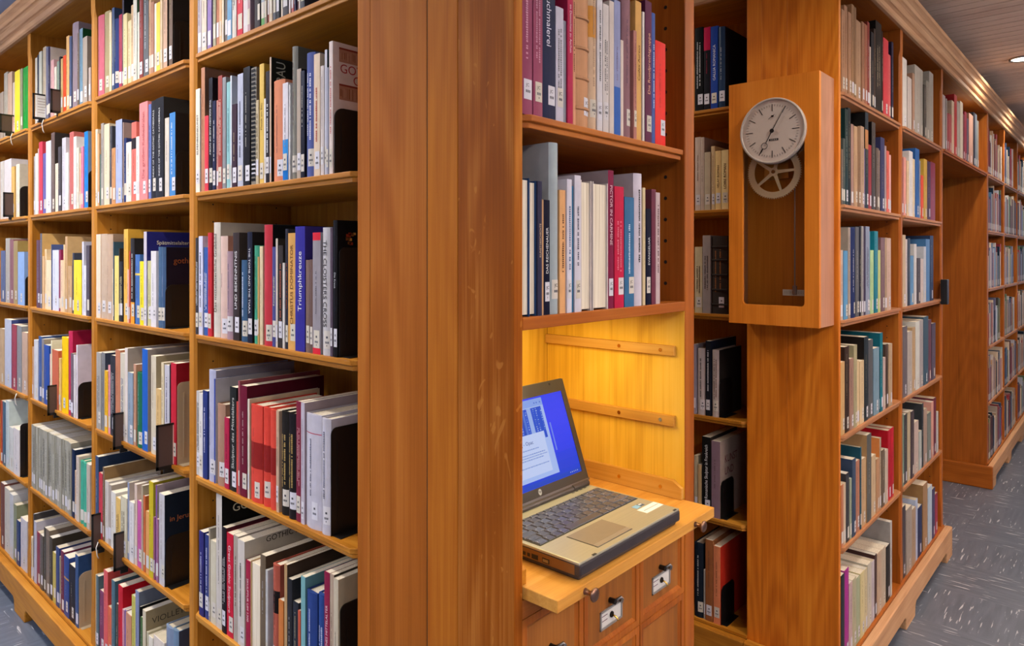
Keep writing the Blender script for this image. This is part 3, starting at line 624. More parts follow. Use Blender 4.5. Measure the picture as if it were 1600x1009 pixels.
# ------------------------------------------------------------------ books
BD = """@A1.1
11454,223,279,b8aeb8
*11146,284,274,d9cbbb
10829,229,286,8f78b0
10518,161,276,a8a48a
10342,159,273,b5765a
10183,141,286,dcb48a
10036,102,307,e6d8c0
9887,159,302,6f6660
9704,226,301,6f9fc4
9463,213,279,d8d2cc,,p:151515
9241,276,291,c8283c,,p:f0c0c0
8907,241,281,dcd0d4
8666,140,277,b79aa0
8389,177,274,3a3638
8198,135,279,2a2224
8050,173,307,a8b0c0,,b:5f9a5a:.1
7869,110,303,9a8878
7754,73,302,7a3830
7668,142,302,d0bca4
7501,127,278,565860
7336,150,282,30343c
7159,79,295,d8c8b8
7060,232,299,3c3a40
6792,77,304,e0c8bc
6708,95,305,c06a68
6605,52,273,6a3038
6548,66,294,2a2440
6471,70,297,7a5a5a
6389,46,290,e0d4cc
6331,172,277,3a3c44
@A1.2
*11526,255,279,efe6d6,,tu:1a1a1a:ELFENBEINKUNST
*11205,215,331,b98263,8a6450
*10989,221,200,d8404e
*10741,208,296,1c1a22,201a20,td:f0f0f0:THE GOLDEN AGE OF IVORY
*10533,179,233,2a2c48,,p:d0d0d0
10336,123,232,c08a80
*10213,226,292,9c4a42,,p:f0d0c0
*9987,189,285,8c8c90
*9773,194,269,8fc0c4
9579,75,283,d8dee8,c4ccd8
*9504,239,209,3e2a36
*9191,281,279,b8bcd0,,p:404050
*8870,321,289,1e1c20
*8534,260,283,8a8478,7c766c,c
8266,128,201,c8b898,,p:403020
*8139,208,285,e0bc62,d8a840,tu:3a2a10:Plastik am Bau
7916,88,200,e8e4e0
*7828,188,262,2a2428,,p:f0f0f0
7626,72,292,d0b49c,22221e,s:b0b0a0:BAU
*7545,496,234,d98a68,,h
*7049,230,221,e0dce4,,b:3a90d8:.42,b2:1c70c0:.25
6798,53,215,dcdcdc
*6738,224,298,8c8a80,5a584e,h
*6501,181,244,b5a596,1a1a1c
*6306,166,236,22222c
*6128,337,271,5a66a0,,h,p:e0e0f0
*5791,231,263,e6cfb4,,p:b04030
*5548,137,234,d8ccc8
*5399,89,266,d0d0da,2a3c44
*5310,82,226,a0a0b0
*5217,139,279,e4d4cc,ddc8bc,p:b84848,s:a83a38:GOTIK,s2:a83a38:OST
@A1.3
*11526,192,260,3a3636,,p:d0d0d0
*11334,241,264,d8d8f0,,p:303040
*11093,261,234,3a5a9c,,p:e0e0f0
*10816,224,272,c03038
*10576,360,298,dcd4c8,b8b0a4,h,tu:50483c:Das mittelalterliche Grabbild
*10216,396,262,e0c0b4,c8907a,h
*9805,311,223,a58a94,,h
*9435,324,269,3a302e,4a4038,tu:f0f0f0:UND BEKENNTNIS
*9090,350,201,3c5a78,,h,p:d0d8e8
*8692,239,269,1e2030,2a2424,td:e0e0e0:THE TOMB AND THE TIARA
*8440,254,236,4aa080,,h
8186,66,209,c8a060
*8120,150,234,e0cca8
*7957,383,284,c03a44,1c1c1e,h
*7555,175,232,4a4c80,,tu:e0e0a0:Künstlergrabmäler
7368,92,251,d0c4b4,3a342c
*7267,195,235,3a3432,,p:b06040
7067,90,195,d8d0c8
*6965,131,272,2e2e38,,p:a05030
*6834,315,262,d9a55c,,tu:5a3418:CHRISTUS DOMINATOR
*6519,396,276,3a3490,3c3078,tu:f0f0f0:Triumphkreuze
*6111,155,202,7c665e
*5946,120,203,6e564e
*5826,300,261,9a949a,,k:d83040:.05
*5516,332,271,cac6c8,b0acb0,h,td:202020:THE CLOISTERS CROSS
*5163,92,270,5a4c58
*5051,151,285,1a1818,141212,td:e0e0e0:Die Kreuz,q:b07030
@A1.4
*11526,209,226,c8c4c0,,p:303030
*11317,226,223,e4e0dc
*11090,267,233,2e3a74,,p:d0d0e0
*10824,382,291,b6b8d2,a09aa4,h
10433,77,271,34489a,c4c0c4
*10339,435,209,a8826c,,h
*9888,244,180,b02848
*9628,342,261,262826,,tu:d8d8d0:Skulptur des Mittelalters
9262,94,228,c84840
9161,93,281,9a5058
*9052,342,272,6a1c30,5a1828
8695,90,242,e4d8c8,d8c4a4
*8590,553,232,d84a3c,,h,n:8c2420:.35:.62
*8030,344,233,d8483a,,h,n:8c2420:.35:.62
*7679,294,232,d84c3c,,h,n:8c2420:.35:.62
*7372,121,233,c8a88c
*7211,334,235,26221f,,h,p:c0a060
*6862,332,236,221e20,,h,p:c0a060
*6524,209,267,7c2a3c,6a2434,p:d0a0a0
*6308,146,267,c4bcc8,a898a0
*6155,597,247,c8c4d0,,h,p:606070,n:b04050:.83:.838
*5539,338,245,c6c2cc,,h,p:606070
@A1.5
*11301,281,225,2e2c68,,p:d0d0e0
*11001,230,222,34407c,,p:d0d0e0
10762,73,244,aaa090
*10681,322,216,d4ccb4
*10350,314,345,d0c8c0,141414,s:d8d0b0:GOTIK
*9992,230,269,221c20,4c1c28,p:c0c0c0
*9753,334,260,c42038,,td:f8e8e8:Great Gothic Sculpture
*9403,237,263,b0a498,,p:605040
*9159,343,260,d4ccc4,c8bfb0,p:303030,s:282420:GOTHIC SCULPTURE
*8800,226,218,9c2440,,td:f0e0e0:SKULPTUR UM 1300
*8559,462,222,d8b88c,,R
*8090,250,252,6c5c48,5a4a3a
7825,101,223,c8c8c8
*7547,294,246,b05a48,,h,n:1a1414:.55:.76
7241,207,173,c8783c
*7010,125,260,b89468,4a3a30
*6852,190,233,2c2c30
*6657,230,188,2c3038,,b:5a82a0:.45
6421,92,175,c85a40
*6319,176,254,7cb0b4,5c8a94
*6132,405,230,2e4480,,h,p:c0c8e0
*5701,287,236,2e4a88,,h,p:c0c8e0
*5400,196,292,8c2444,,tu:f0d8e0:GOLDENES MITTELALTER
*5194,150,293,b8a08c,3a342c
*5034,167,289,ccc0a8,b4a488
@A2.1
*19200,588,278,c86878,,h
*18593,578,278,a89a74,,h
17998,191,266,f0dcb4
17799,223,276,4a5a78,3c4c68
*17567,387,232,2c3c70,,h
17172,264,239,a83c54
16891,147,289,4a4450,1c1c20
*16736,321,230,e8d8a4
16399,268,202,ecd8ac
16115,217,245,d8b890
*15883,290,274,e0dcd0,3a5a40
15585,158,210,dce0d0
*15412,267,307,8a3c38
*15130,378,305,606468,,p:d0d0d0
14738,171,292,c8a080
14553,225,216,b08068
14313,167,207,e8e4dc
*14140,267,204,f0d050
13859,155,282,d0b898
*13697,292,306,c8a48c,3a302a
*13235,245,293,6a5648,2a2420,s:e0d8c8:Die Ka
@A2.2
*19276,199,265,f0dcc0
19054,140,248,d8a878
18902,162,176,4a6a60
18728,241,278,a8a098
*18476,493,271,e4d4b8
17972,209,260,44444c
17741,345,184,c8905c
*17374,556,270,aab4d8,3c3c50
16797,62,258,b49c94,a08c84
16725,204,206,2e3c6c
*16511,430,189,e8e0d4
*16061,390,247,dc7468,,n:2a2428:.66:.8
15652,248,198,f0ece4
*15394,631,297,e88c8c,,tu:b06060:Die großen Kathedralen
*14744,199,285,6a7ab8
*14536,346,292,26262a,,tu:e8e8e8:INDEX OF THE GOTHIC CATHEDRALS
*14173,576,293,28282c,302c2a,tu:e8e8e8:INDEX OF THE GOTHIC CATHEDRALS
*13563,284,228,d8cfc4
*13246,391,238,4a88c8,2e2622,p:f0f0f0
@A2.3
*19276,424,286,f4dcc4
*18842,552,286,c8b09a,,h
*18270,525,283,c4a890,a88c74,h
17735,107,169,f4e4b8
17618,68,258,3c5868,3c5868
*17541,381,212,f8dc80
17141,75,236,3a342c,3a342c
17056,270,194,2c2a2c,,p:e0d0a0
*16759,355,297,ecb850,e8b040
16395,135,169,f0b8a0
16251,80,227,c04838
*16153,308,267,2a2624,2e2a28,p:f0f0f0,b:f0a030:.25
*15802,369,216,4870b0,,n:f0d060:.7:.73
*15415,319,195,f0e020
*15080,231,285,d0c8d4,2c2c74,s3:f0e8d0:Spätmittelalter
*14832,308,197,c8c490
*14508,380,226,e4e0e4
*14113,286,238,4c6888,,h
*13819,243,237,445c7c,241c28,h,s4:a05830:gothic
@A2.4
*19200,439,261,a8a49c,,p:606060
*18748,341,264,7c7c7c,40485c
18394,285,207,f0b828
18096,232,228,e89ca0
*17852,443,264,34343a,,p:d0d0d0
*17398,397,286,c07c5c
*16978,376,279,d8cfbc,,p:203870
*16591,235,298,e4d8d0,b0a498
*16345,405,224,90a0b0
15929,204,253,c09074
*15703,494,231,246a4c,,h
*15189,428,308,2860b8,a89c94
*14561,363,293,d8ccb4,b0a080
*14188,364,199,d8b478
*13805,188,280,e0d0ac,d0c098
*13579,350,275,c8c4cc,,p:404060
13211,91,280,1c1820,201a20
*13111,357,286,c02838,a01c28
@A2.5
*19276,307,274,3c5070,2c3c58
18955,336,223,c8404c
18605,166,248,705c48,9c7c54
18426,326,207,d8d0c8
18086,280,202,b0a498
*17779,405,186,e4e0d8
17361,383,176,e8c070,,p:403020
*16953,521,190,d8d0b4,,p:403020
16408,158,244,9098b0,c8b8ac
*16226,370,189,e4e0e0
15832,199,252,e0c8b8
*15622,334,205,c860a0
15277,136,259,b8a890
15129,157,231,c4663c
14950,276,189,e0a060
*14663,314,286,c8b428,b0a030
14337,96,186,9c5c78
14231,96,282,8858a0,b8a4a8
14124,158,186,9c6888
*13946,392,266,ccc8cc,1c2430,s5:c07040:in Jerusalem
@A2.6
19276,80,252,c8b080
*19196,222,252,5a7078
*18958,416,209,7c4060
*18527,375,291,e06060,d05048
18137,375,181,e0704c
17747,301,282,4c6c78
17432,202,213,504c48
*17222,383,281,c82030,c01828,s6:f0d8b0:D
16825,168,215,d090a0
16650,131,218,7860a0
16505,448,217,d09474
16044,325,286,c8c060
15712,280,312,8890b0,707888
15420,84,270,202020
15323,166,242,4c6c40
15145,251,271,d8ccb0,a09070,s7:50483c:VIOLLET-LE-DUC
14881,130,212,c8c0a0
14739,318,206,f0e8d8
14391,766,220,e8dcd0
13597,496,278,8090a8,,h
13089,356,285,7088a0,4a4c5c,h
@A3.1
26470,280,275,c8c0b0
26176,233,282,2c3040
25928,387,289,b8b8ac
25385,405,297,b8a890
24966,329,289,6c6c80
24624,270,282,2c2440,d8c8bc
24286,371,224,d8a8a8
23889,274,191,e0d8c8
23602,283,208,889888
23307,178,220,2c2a2c
23116,239,209,c8a870
22853,346,215,d84c28
22495,328,281,e0b070
22155,251,273,4c5878
*21880,676,312,8c7c84,,h
21193,216,266,6c5c50
20966,325,275,6c8ca0,1c5030
*20618,471,236,a89c90
20028,214,120,b8a8a0
@A3.2
26680,217,243,a8a098
26450,348,252,f0ece8
26076,185,269,c8b0a0
*25878,506,292,c84050
25346,418,241,6860a0
*24916,630,284,e8eaf4
*24237,432,310,6c5850,3a3230
23793,411,187,f0e0c8
23358,357,247,4a4448
*22944,439,276,d0ccd4
22494,331,215,f4f0ec
*22053,473,287,c06860
21570,305,265,f0ece8
21254,249,222,e0dccc
20985,184,199,f0b898
20780,243,221,e080a0
*20487,387,271,2080d0,90a0b8
@A3.3
*26209,514,277,5a3440
25682,246,303,5c5c64,e0b470
25423,230,211,e0b888
25168,240,239,f0d0a0
*24916,666,196,f4e0b8
24201,24,257,a0b0c8,4a5888
*24164,771,235,e0e4f4
23370,243,236,8c2c50
23104,375,196,f0d0a8
22717,179,255,e8c898
22527,255,285,c8a070,e0b880
22261,457,175,c8a070
21783,192,223,3c4050
*21570,820,197,f8e028
20729,192,263,d8d8e8
20527,269,178,e8e8f0
20238,343,249,504850
@A3.4
26785,203,215,c8a080
26567,528,246,d8d8dc
26025,460,264,405c90
25551,328,257,8c8480,a09480
*25195,680,237,30509c
24502,183,205,f0c8b0
24306,142,260,e8e0c0,e8e0c0
*24138,771,227,c86848
23354,246,200,e8c078
*23084,744,284,f8c818,,h
*22328,431,311,b83050,a82040,h
21874,285,233,706068
21577,248,230,e0d8d8
21307,122,267,f0e8f0,e8dce8
@A3.5
27023,330,258,a09c8c,,p:d8d4c8
26693,325,259,989484,,p:403c34
26350,320,260,a8a494,,p:403c34
26012,315,260,a09c8c,,p:d8d4c8
25680,310,261,989484,,p:403c34
25352,306,262,a8a494,,p:403c34
25047,301,263,a09c8c,,p:d8d4c8
24729,297,263,989484,,p:403c34
24416,292,264,a8a494,,p:403c34
24107,288,265,a09c8c,,p:d8d4c8
23804,284,265,989484,,p:403c34
23520,280,266,a8a494,,p:403c34
23225,276,267,a09c8c,,p:d8d4c8
22934,272,267,989484,,p:403c34
22647,268,268,a8a494,,p:403c34
22365,264,269,a09c8c,,p:d8d4c8
22101,260,269,989484,,p:403c34
21812,313,250,1c2c4c
21485,183,178,d8b898
21288,305,236,d8c8b8
20970,327,225,48a488,,h
20629,400,225,48a488,,h
20203,340,228,c8b8a8
@A3.6
27026,286,176,e0c8a8
26720,115,278,504c4c
26587,321,253,c8c4d0
26247,445,217,8c3448
25784,453,219,605850
25295,302,259,4a4438
24975,419,261,807060
24539,410,243,4c4438
24095,385,195,c8b458
23676,410,228,384878
23250,161,201,a09878
23073,382,229,702c40
*22675,574,223,2c4484,,n:d8a030:.62:.65
*22086,646,207,24242c
21425,337,260,34507c
@A4.1
32000,617,217,a89888
31339,601,297,b0a898
*30696,708,285,c8a890
29947,366,231,c8b8a8
*29541,830,272,e8d838
28671,422,268,908c70
*28211,747,264,208c30
@A4.2
32000,617,268,d0c8bc
*31339,1228,268,d8d0d0
30070,529,228,e0b060
29380,553,233,e8e0c8,e8e0c8
@A4.3
32000,791,237,586080
*31123,721,293,b0a898
*30360,658,286,8c5c60
*29662,639,279,a08850
*28984,999,230,90b0e0
@A4.4
32000,758,256,c8a880
*31148,1134,305,c8ccdc,404c80
*29970,740,288,a04450
*29188,715,287,909090
*28431,812,264,c8a890
@A4.5
32000,335,290,c05030
31618,608,291,506878
30963,547,306,d0dcd8
30371,621,195,e0e0d8
*29663,898,203,e8e0dc
@A4.6
32000,665,297,7c4c40
*31288,872,290,d8d0c0
30327,576,284,d0d0d0
29706,476,250,8c9070
29188,507,193,304470
*28639,940,218,d8d0d0
@N.1
*222,282,305,8c4060,,lJC,p:c890a8
*515,245,304,944864,,lJC,p:c890a8
*767,364,290,1c2444,,lJC,tdh:e8e8f8:Buchmalerei
*1138,219,200,ccc8d8,,lJC,p:808080
*1361,89,181,8c8c98,,lN
*1453,164,287,b02850,b02850,tdh:f8e0e8:im Domschatz zu Aachen,lN
*1622,103,294,d89c78,,p:5a3a2a,lN
*1733,402,287,c8946c,,h,r,lJC
*2152,252,276,d8b898,,h,n:d8953c:.62:.83,lJC
*2404,177,282,d8d4d8,,p:707070,lJC
*2585,201,244,d8d0cc,,p:707070,lJC
*2791,160,255,d8ccc4,,lN
*2957,225,262,9098c0,,b:3060b0:.36,lN
*3187,99,189,e0d0c4,,lN
*3291,320,303,8c6870,,h,lJC
*3622,120,218,b07870,,lJC
*3748,229,282,d8a860,,tu:4a3010:Codex Aureus,lN
*3988,79,265,e0d8d0,,lN
*4073,254,291,5c2848,,tu:f0b898:Die Ruodprechtgruppe,lJC
*4333,142,272,3c5494,,p:d0d8f0,lN
*4493,426,219,e02824,,lJC
@N.2
*222,210,229,2c4c7c,,R
*441,178,226,2c4c7c,,R
*624,119,226,34344c,,tu:d8c0a0:KUNSTGESCHICHTE,lN
753,53,196,c09870,,lN
*816,172,196,16182c,,tu:f0f0f0:DAS REICHENAUER,lJC
*998,258,296,a8b4b8,b8bcc0,h,lJC
*1266,171,216,e8b078,,p:604030,lN
*1442,143,236,e0dce8,,p:2c5080,lJC
*1591,70,225,2c6c94,,lN
*1666,191,245,d8d4e0,c8c0cc,p:606070,lJC
*1857,339,238,d8ccc8,,R,h
*2226,506,238,d8ccc8,,R,h
*2745,195,264,7c2444,a09098,td2:e8c8d0:PICTOR IN CARMINE,lJC
*2953,329,235,c02848,,p:e08090,lJC
*3309,349,217,3c6c94,,p:d0e0f0,lJC
*3694,320,267,d4ccd8,b8b0b8,h,p:404040,lN
*4021,97,240,d8c49c,,lN
*4133,189,198,16182c,,tu:f0f0f0:EVANGELIAR,lJC
*4337,177,239,6c3848,,lN
*4530,181,234,c4b0b0,,p:604040,lN
@B.1
*4855,333,311,181a1c,,p:c0c0c0
*4507,265,306,c82050,,b:1c1c24:.72
*4226,277,303,2848a0,,tu:f0f0f8:GALLIA ROMANICA
*3934,265,295,2c405c,141418,h
@B.2
*4855,223,274,d8c4b4
*4617,150,271,ccb8a8,b09a90
*4459,234,214,c8b89c
*4210,146,234,e0c498
*4048,229,215,f0d090,,tu:402818:VELAY ROMAN
*3805,263,215,f4dca0,,tu:402818:LOIRE ROMAN
@B.3
*4855,302,246,d8c8a0,,p:504030
*4538,312,288,a89c98,,p:504848
*4210,624,285,3c3430,,h,r,p:a06840
@B.4
4903,112,261,9c94a0
*4776,340,247,c8bcb8,,h,p:505050
*4428,202,277,22242a,2c3040,p:d0d0d0
*4172,268,246,c8b8b0,2a2420,h,p:705850
@B.5
4891,144,214,c0b090
4729,143,184,c8a878
*4569,334,291,1c1c1c,302c28,tu:f0f0f0:Romanische Skulptur in Frankreich
*4200,345,281,8c7480,b09c90,s8:702838:KUNST UND
@B.6
*4891,367,276,1c2430,,h,p:c0c0c0
4507,62,184,b0a8a0
*4428,297,300,9c6038
*4113,275,284,e0885c,c03020
@R1.1
*15963,333,272,a87c5c
*16309,328,295,a87c5c
*16663,349,281,a87c5c
17039,260,317,9a7450
17327,251,316,8c6848
*17607,602,280,b08c6c
18238,325,288,9c7054
18578,317,288,a46850
18910,292,305,8c3c34
19218,172,221,d0c0b0
19405,349,280,24262c
19786,194,301,483830
*20012,798,338,22201e,,p:d0c0a0
20844,171,317,2c1c18
*21050,739,298,c84048
21807,418,251,d06060
22261,278,309,2c2840
@R1.2
15883,201,181,6c5c50
16096,232,219,4c5450
*16340,336,321,1c3434
*16689,331,330,20282c
17033,286,280,a88478
*17333,385,277,c09c78
*17731,354,281,8c6c50
*18112,418,288,b8987c
18559,57,213,9484a8
*18630,403,345,2c3840,181818,n:b88050:.62:.82
19062,458,235,9c3438
*19550,502,324,4a4440,181414
20068,375,234,6a5c54
20459,191,229,b09478
*20681,569,282,3c3c60
21267,267,256,a89090
21551,374,240,e06858
21941,259,228,e8b0a8
@R1.3
15883,284,231,d0b09c
*16190,433,229,5c94bc
16647,263,308,a09080,9c9488
*16934,629,309,24305c,,h,p:c0c0c0
*17576,408,313,5c5c60
17996,208,316,20202c
18217,251,317,a09c98
18495,241,317,3c3048
*18749,466,318,8c94a8,,p:303850
19229,126,300,5c98b0
19369,440,233,b8d498
*19838,497,304,1c7888,1c7888
20350,345,234,c8d080
*20709,569,282,7c6064
21294,300,283,b09474
*21610,582,282,d0b09c
@R1.4
*15883,433,241,d0a870
*16340,476,287,3c2c24
*16841,439,242,a07c6c
*17293,384,284,a8a07c,989070
17691,284,225,e0c498
*18003,500,221,e0c498
*18531,546,301,2c3438,24201e
*19135,596,285,5a5a5c
*19761,745,248,7c98a8
20538,48,195,403830
20602,387,299,1c7080,1a6070
21021,379,201,c8b0a8
21433,388,248,4c3c34
21856,520,245,c0a484
@R1.5
15935,255,206,c07c58
16203,287,204,d8c0a0
16505,350,230,3c3c40
16883,214,205,a0a890
*17111,408,265,3c4c64
*17548,480,248,b07860
18043,168,288,245060,245060
*18227,596,239,c8a478
*18854,569,315,5c5c58,b08c60
*19522,575,223,d0b48c
20132,418,200,c09068
20585,231,271,b09c84,e08c4c
20888,437,217,6c5c4c
21344,448,208,c8b8a4
21830,402,276,b82030,b01c28
22270,452,277,b82030,a81c24
@R1.6
*15902,366,296,2c3438
*16297,464,299,a8308c
16790,358,239,c8a8a8
*17178,429,238,b8b090
*17638,441,226,a8b090
*18111,471,228,e0d098
18598,400,223,d8c8a0
*19015,497,229,ccc4b0
19530,405,221,c8bcc0
19971,252,234,4c3430
*20259,610,229,c8ac90
*20887,632,224,c8b8a0
21558,555,215,2c2a28
22154,285,295,c0bcb8,a09c98
@R2.1
*24033,832,289,d8d0c8
24925,767,224,c8bcb4
25786,380,255,b08870
*26230,1053,301,b0a89c
27317,583,304,a8a498
27935,564,244,4c4840
28535,617,275,989488
*29189,904,331,a8a498
@R2.2
24033,270,237,a06068
24332,413,245,e8a090
24775,362,235,e8c8a0
25167,650,281,e8e0dc
25848,446,254,e8d0a8
*26326,789,306,3060a0
27149,304,259,989090
27487,483,197,e05030
28004,674,276,d0a848
28715,697,273,4c3450
*29449,1031,278,8c3448
@R2.3
*24033,520,300,c8b090
24581,315,283,d8c8c0
24925,468,288,2c3444
25453,634,214,6090b8
26117,466,265,dcd8d4
26646,640,203,4c4448
27350,561,199,d8c8c0
27978,475,256,c8ccd4
*28487,840,291,4878a8
29364,727,309,2c3c5c
@R2.4
*24033,806,296,6c6468
*24868,854,268,b8b0a8
25752,581,280,c0a078
*26364,759,301,dcdcd4
*27156,722,303,a8a0a0
*27911,992,312,405868
28939,749,291,6c4450
29724,814,269,585060
@R2.5
24033,333,301,789080
24398,542,293,404040
24972,525,295,c0b090
25530,540,289,504448
*26105,946,228,c8b4a8
27087,509,173,b8c0b8
27633,334,290,383c40
28005,725,256,b09888
28769,751,226,788078
29560,489,267,d8a090
30090,670,275,70303c
30803,430,199,c8c8c0
@R2.6
*24085,597,299,4c4448
*24715,949,273,a89c90
25698,718,246,b09478
26450,422,270,b8c4dc
26908,836,220,2c3458
*27818,912,301,a88460,a07c50
28886,836,263,c0d0dc
29763,577,235,4c4468
30381,636,193,a03048
@G.1
32224,805,276,c8c0bc
33050,296,267,a8a098
33367,408,197,a04048
33797,749,202,c06060
34568,658,283,e0c8a8
35249,771,328,c03838,b03030
36067,821,304,b0a89c
36913,849,319,d0c4b0
37787,617,261,6c3038
38430,632,285,8c3040
39088,648,257,504450
39763,1374,297,b08878
41166,699,323,2c2c34
41894,718,325,6c747c
42642,520,294,88847c"""
random.seed(11)
FRAMES={'A':((0,-1,0),(1,0,0)),'B':((0,-1,0),(1,0,0)),'N':((1,0,0),(0,1,0)),'R':((1,0,0),(0,1,0)),'G':((1,0,0),(0,1,0)),'F':((1,0,0),(0,1,0))}
FRONT={'A':(0,.0),'B':(0,1.5673),'N':(1,.002),'R':(1,-.0265),'G':(1,-.0265),'F':(1,-.03)}
def shelf_z(g,row):
    if g=='N': return {1:TZ(.2339),2:TZ(-.0991)}[row]
    return LV[row]
def dark(c,f=.75): return tuple([c[i]*f for i in range(3)]+[c[3]])
def build_book(g,row,s,w,h,col,cov,opts,big):
    """returns list of (part name, G, material key, parent index) in world coordinates, plus the base point"""
    R_,D_=FRAMES[g]; ax,fr=FRONT[g]; R_=Vector(R_); D_=Vector(D_); rnd=random.Random(int(s*1e4)+row*77)
    rec=rnd.uniform(0,.0035)
    org=Vector((0,0,shelf_z(g,row)))
    if ax==0: org.x=fr+rec; org.y=s
    else: org.x=s; org.y=fr+rec
    hard='h' in opts; rev='R' in opts; gap=min(.0006,w*.04); w=w-gap
    dep=max(.13,min(.255,h*rnd.uniform(.70,.82)))
    if cov: dep=max(dep,min(.258,h*.80))
    if g=='N': dep=min(.25,dep)
    rough=.42 if not hard else .62
    if rnd.random()<.3: rough=.34
    C=hexl(col,rough); CC=hexl(cov,rough) if cov else C
    bul=min(.28*w,.0055) if hard else min(.06*w,.0008)
    if rev: bul=0.0004
    arc=lambda a: bul*(((a-w/2)/(w/2))**2) - 0.0 if not rev else 0
    def wp(a,b,c):
        return tuple(org+R_*a+D_*b+Vector((0,0,c)))
    t=min(.0026 if hard else .0009, w*.2)
    n=8 if (big and hard) else (4 if w>.012 else 2)
    if rev:
        b0,b1=.0,dep
        out=[(0,b0)]+[(0,b1-.004)]+[(w*k/4,b1-.004+.004*(1-((k-2)/2)**2)) for k in range(1,4)]+[(w,b1-.004),(w,b0)]
        inn_=[(w-t,b0),(w-t,b1-.006),(t,b1-.006),(t,b0)]
        pts=out+inn_
    else:
        out=[(0,dep)]+[(w*k/n,arc(w*k/n)) for k in range(n+1)]+[(w,dep)]
        inn_=[(w-t,dep),(w-t,t+bul+.0005),(t,t+bul+.0005),(t,dep)]
        pts=out+inn_
    # colour bands along the spine
    cuts=[(0,C)]; 
    for o in opts:
        p=o.split(':')
        if p[0]=='b': cuts=[(0,hexl(p[1],rough)),(float(p[2]),C)]
    for o in opts:
        p=o.split(':')
        if p[0]=='b2': cuts=[(0,hexl(p[1],rough)),(float(p[2]),cuts[0][1])]+cuts[1:]
        if p[0]=='n': cuts=[(0,C),(float(p[2]),hexl(p[1],rough)),(float(p[3]),C)]
        if p[0]=='k': cuts=[(0,hexl(p[1],rough)),(float(p[2]),C),(1-float(p[2])*1.3,hexl(p[1],rough))]
    cg=G(); zs=[c_[0]*h for c_ in cuts]+[h]; L=len(pts); no=len(out)
    cg.add([wp(a,b,0) for a,b in pts],[tuple(range(L))],C); cg.add([wp(a,b,h) for a,b in pts],[tuple(range(L))[::-1]],C)
    for k in range(len(cuts)):
        v0=[wp(a,b,zs[k]) for a,b in pts]; v1=[wp(a,b,zs[k+1]) for a,b in pts]; nn=len(v0)
        for i in range(nn):
            j=(i+1)%nn; side = (i==0 or i==no-2) and not rev
            cg.add([v0[i],v0[j],v1[j],v1[i]],[(3,2,1,0)], CC if side else (cuts[k][1] if i<no-1 else C))
    if 'r' in opts:                            # raised bands across a leather spine
        for fz in (.12,.31,.50,.69,.86):
            hb=.0035; pr_=[(q*w/8,arc(q*w/8)) for q in range(9)]
            va=[]
            for zz,off in ((fz*h-hb,0),(fz*h-hb*.5,.0028),(fz*h+hb*.5,.0028),(fz*h+hb,0)): va+=[wp(a,b-off-.0002,zz) for a,b in pr_]
            cg.add(va,[(k*9+i,k*9+i+1,(k+1)*9+i+1,(k+1)*9+i) for k in range(3) for i in range(8)],dark(C,.92))
    parts=[('cover',cg,'cover')]
    ins_=.0035 if hard or rev else .0006
    ph=h-2*ins_
    pg=G(); b0=t+bul+.0006 if not rev else .0035; b1=dep-.004 if not rev else dep-.0065
    vs=[wp(a,b,c_) for c_ in (ins_,ins_+ph) for a,b in ((t,b0),(w-t,b0),(w-t,b1),(t,b1))]
    pg.add(vs,[(0,3,2,1),(4,5,6,7),(0,1,5,4),(1,2,6,5),(2,3,7,6),(3,0,4,7)],hexl('cfc2a8' if rnd.random()<.6 else 'dfd8ca',.85))
    parts.append(('pages',pg,'pages'))
    if rev: return parts,org
    if 'c' in opts:                            # plastic comb binding
        cb=G(); z=.01
        while z<h-.01: cb.add([wp(a,-.0012,zz) for zz in (z,z+.006) for a in (w*.1,w*.9)],[(0,1,3,2)],hexl('151515',.4)); z+=.0105
        parts.append(('comb_binding',cb,'ink'))
    # call number sticker low on the spine
    lab='N'
    for o in opts:
        if o=='lJC': lab='JC'
        if o=='lN': lab=''
    if lab=='N' and g=='N': lab=''
    if lab=='N' and rnd.random()<.08: lab=''
    def strip(gg,a0,a1,z0,z1,off,c_,k=4):
        va=[wp(a0+(a1-a0)*i/k, arc(a0+(a1-a0)*i/k)-off, zz) for zz in (z0,z1) for i in range(k+1)]
        gg.add(va,[(i,i+1,k+2+i,k+1+i) for i in range(k)],c_)
    if lab and w>.0045:
        lw=min(.74*w,.019 if w>.03 else .021); a0=(w-lw)/2 if w<.03 else w*.5; 
        if a0+lw>w: a0=w-lw-.001
        if w<.03: a0=(w-lw)*rnd.uniform(.3,.9)
        z0=rnd.uniform(.019,.024)+(.003 if g=='N' else 0); lh=.033 if g=='N' else .038
        if g in 'RGF' or g=='A' and rnd.random()<.3: z0-=.008
        lg_=G(); strip(lg_,a0,a0+lw,z0,z0+lh,.0004,hexl(rnd.choice(['dcd8da','d8d0c0','dedce4','dcd4c8']),.6))
        parts.append(('call_number_label',lg_,'ink'))
        if big:
            kg=G()
            if lab=='JC':
                P,F,tw_=text_geo('JC'); sz=min(lw*.62,.0085)
                kg.add([wp(a0+lw*.2+p[0]*sz/tw_*1.0, arc(a0+lw*.3)-.0008-(.0003 if hard else 0), z0+.021+p[1]*.0075) for p in P],F,hexl('2a2a30',.7))
            else:
                strip(kg,a0+lw*.38,a0+lw*.64,z0+.022,z0+.0265,.0007,hexl('55555c',.7),1)
            aa=a0+lw*.22
            for q in range(3): strip(kg,aa,aa+lw*.15,z0+.011,z0+.0155,.0007,hexl('6c6c72',.7),1); aa+=lw*.2
            if rnd.random()<.4: strip(kg,a0+lw*.45,a0+lw*.55,z0+.005,z0+.008,.0007,hexl('55555c',.7),1)
            parts.append(('call_number_print',kg,'ink'))
    # spine lettering
    tg=G(); made=False
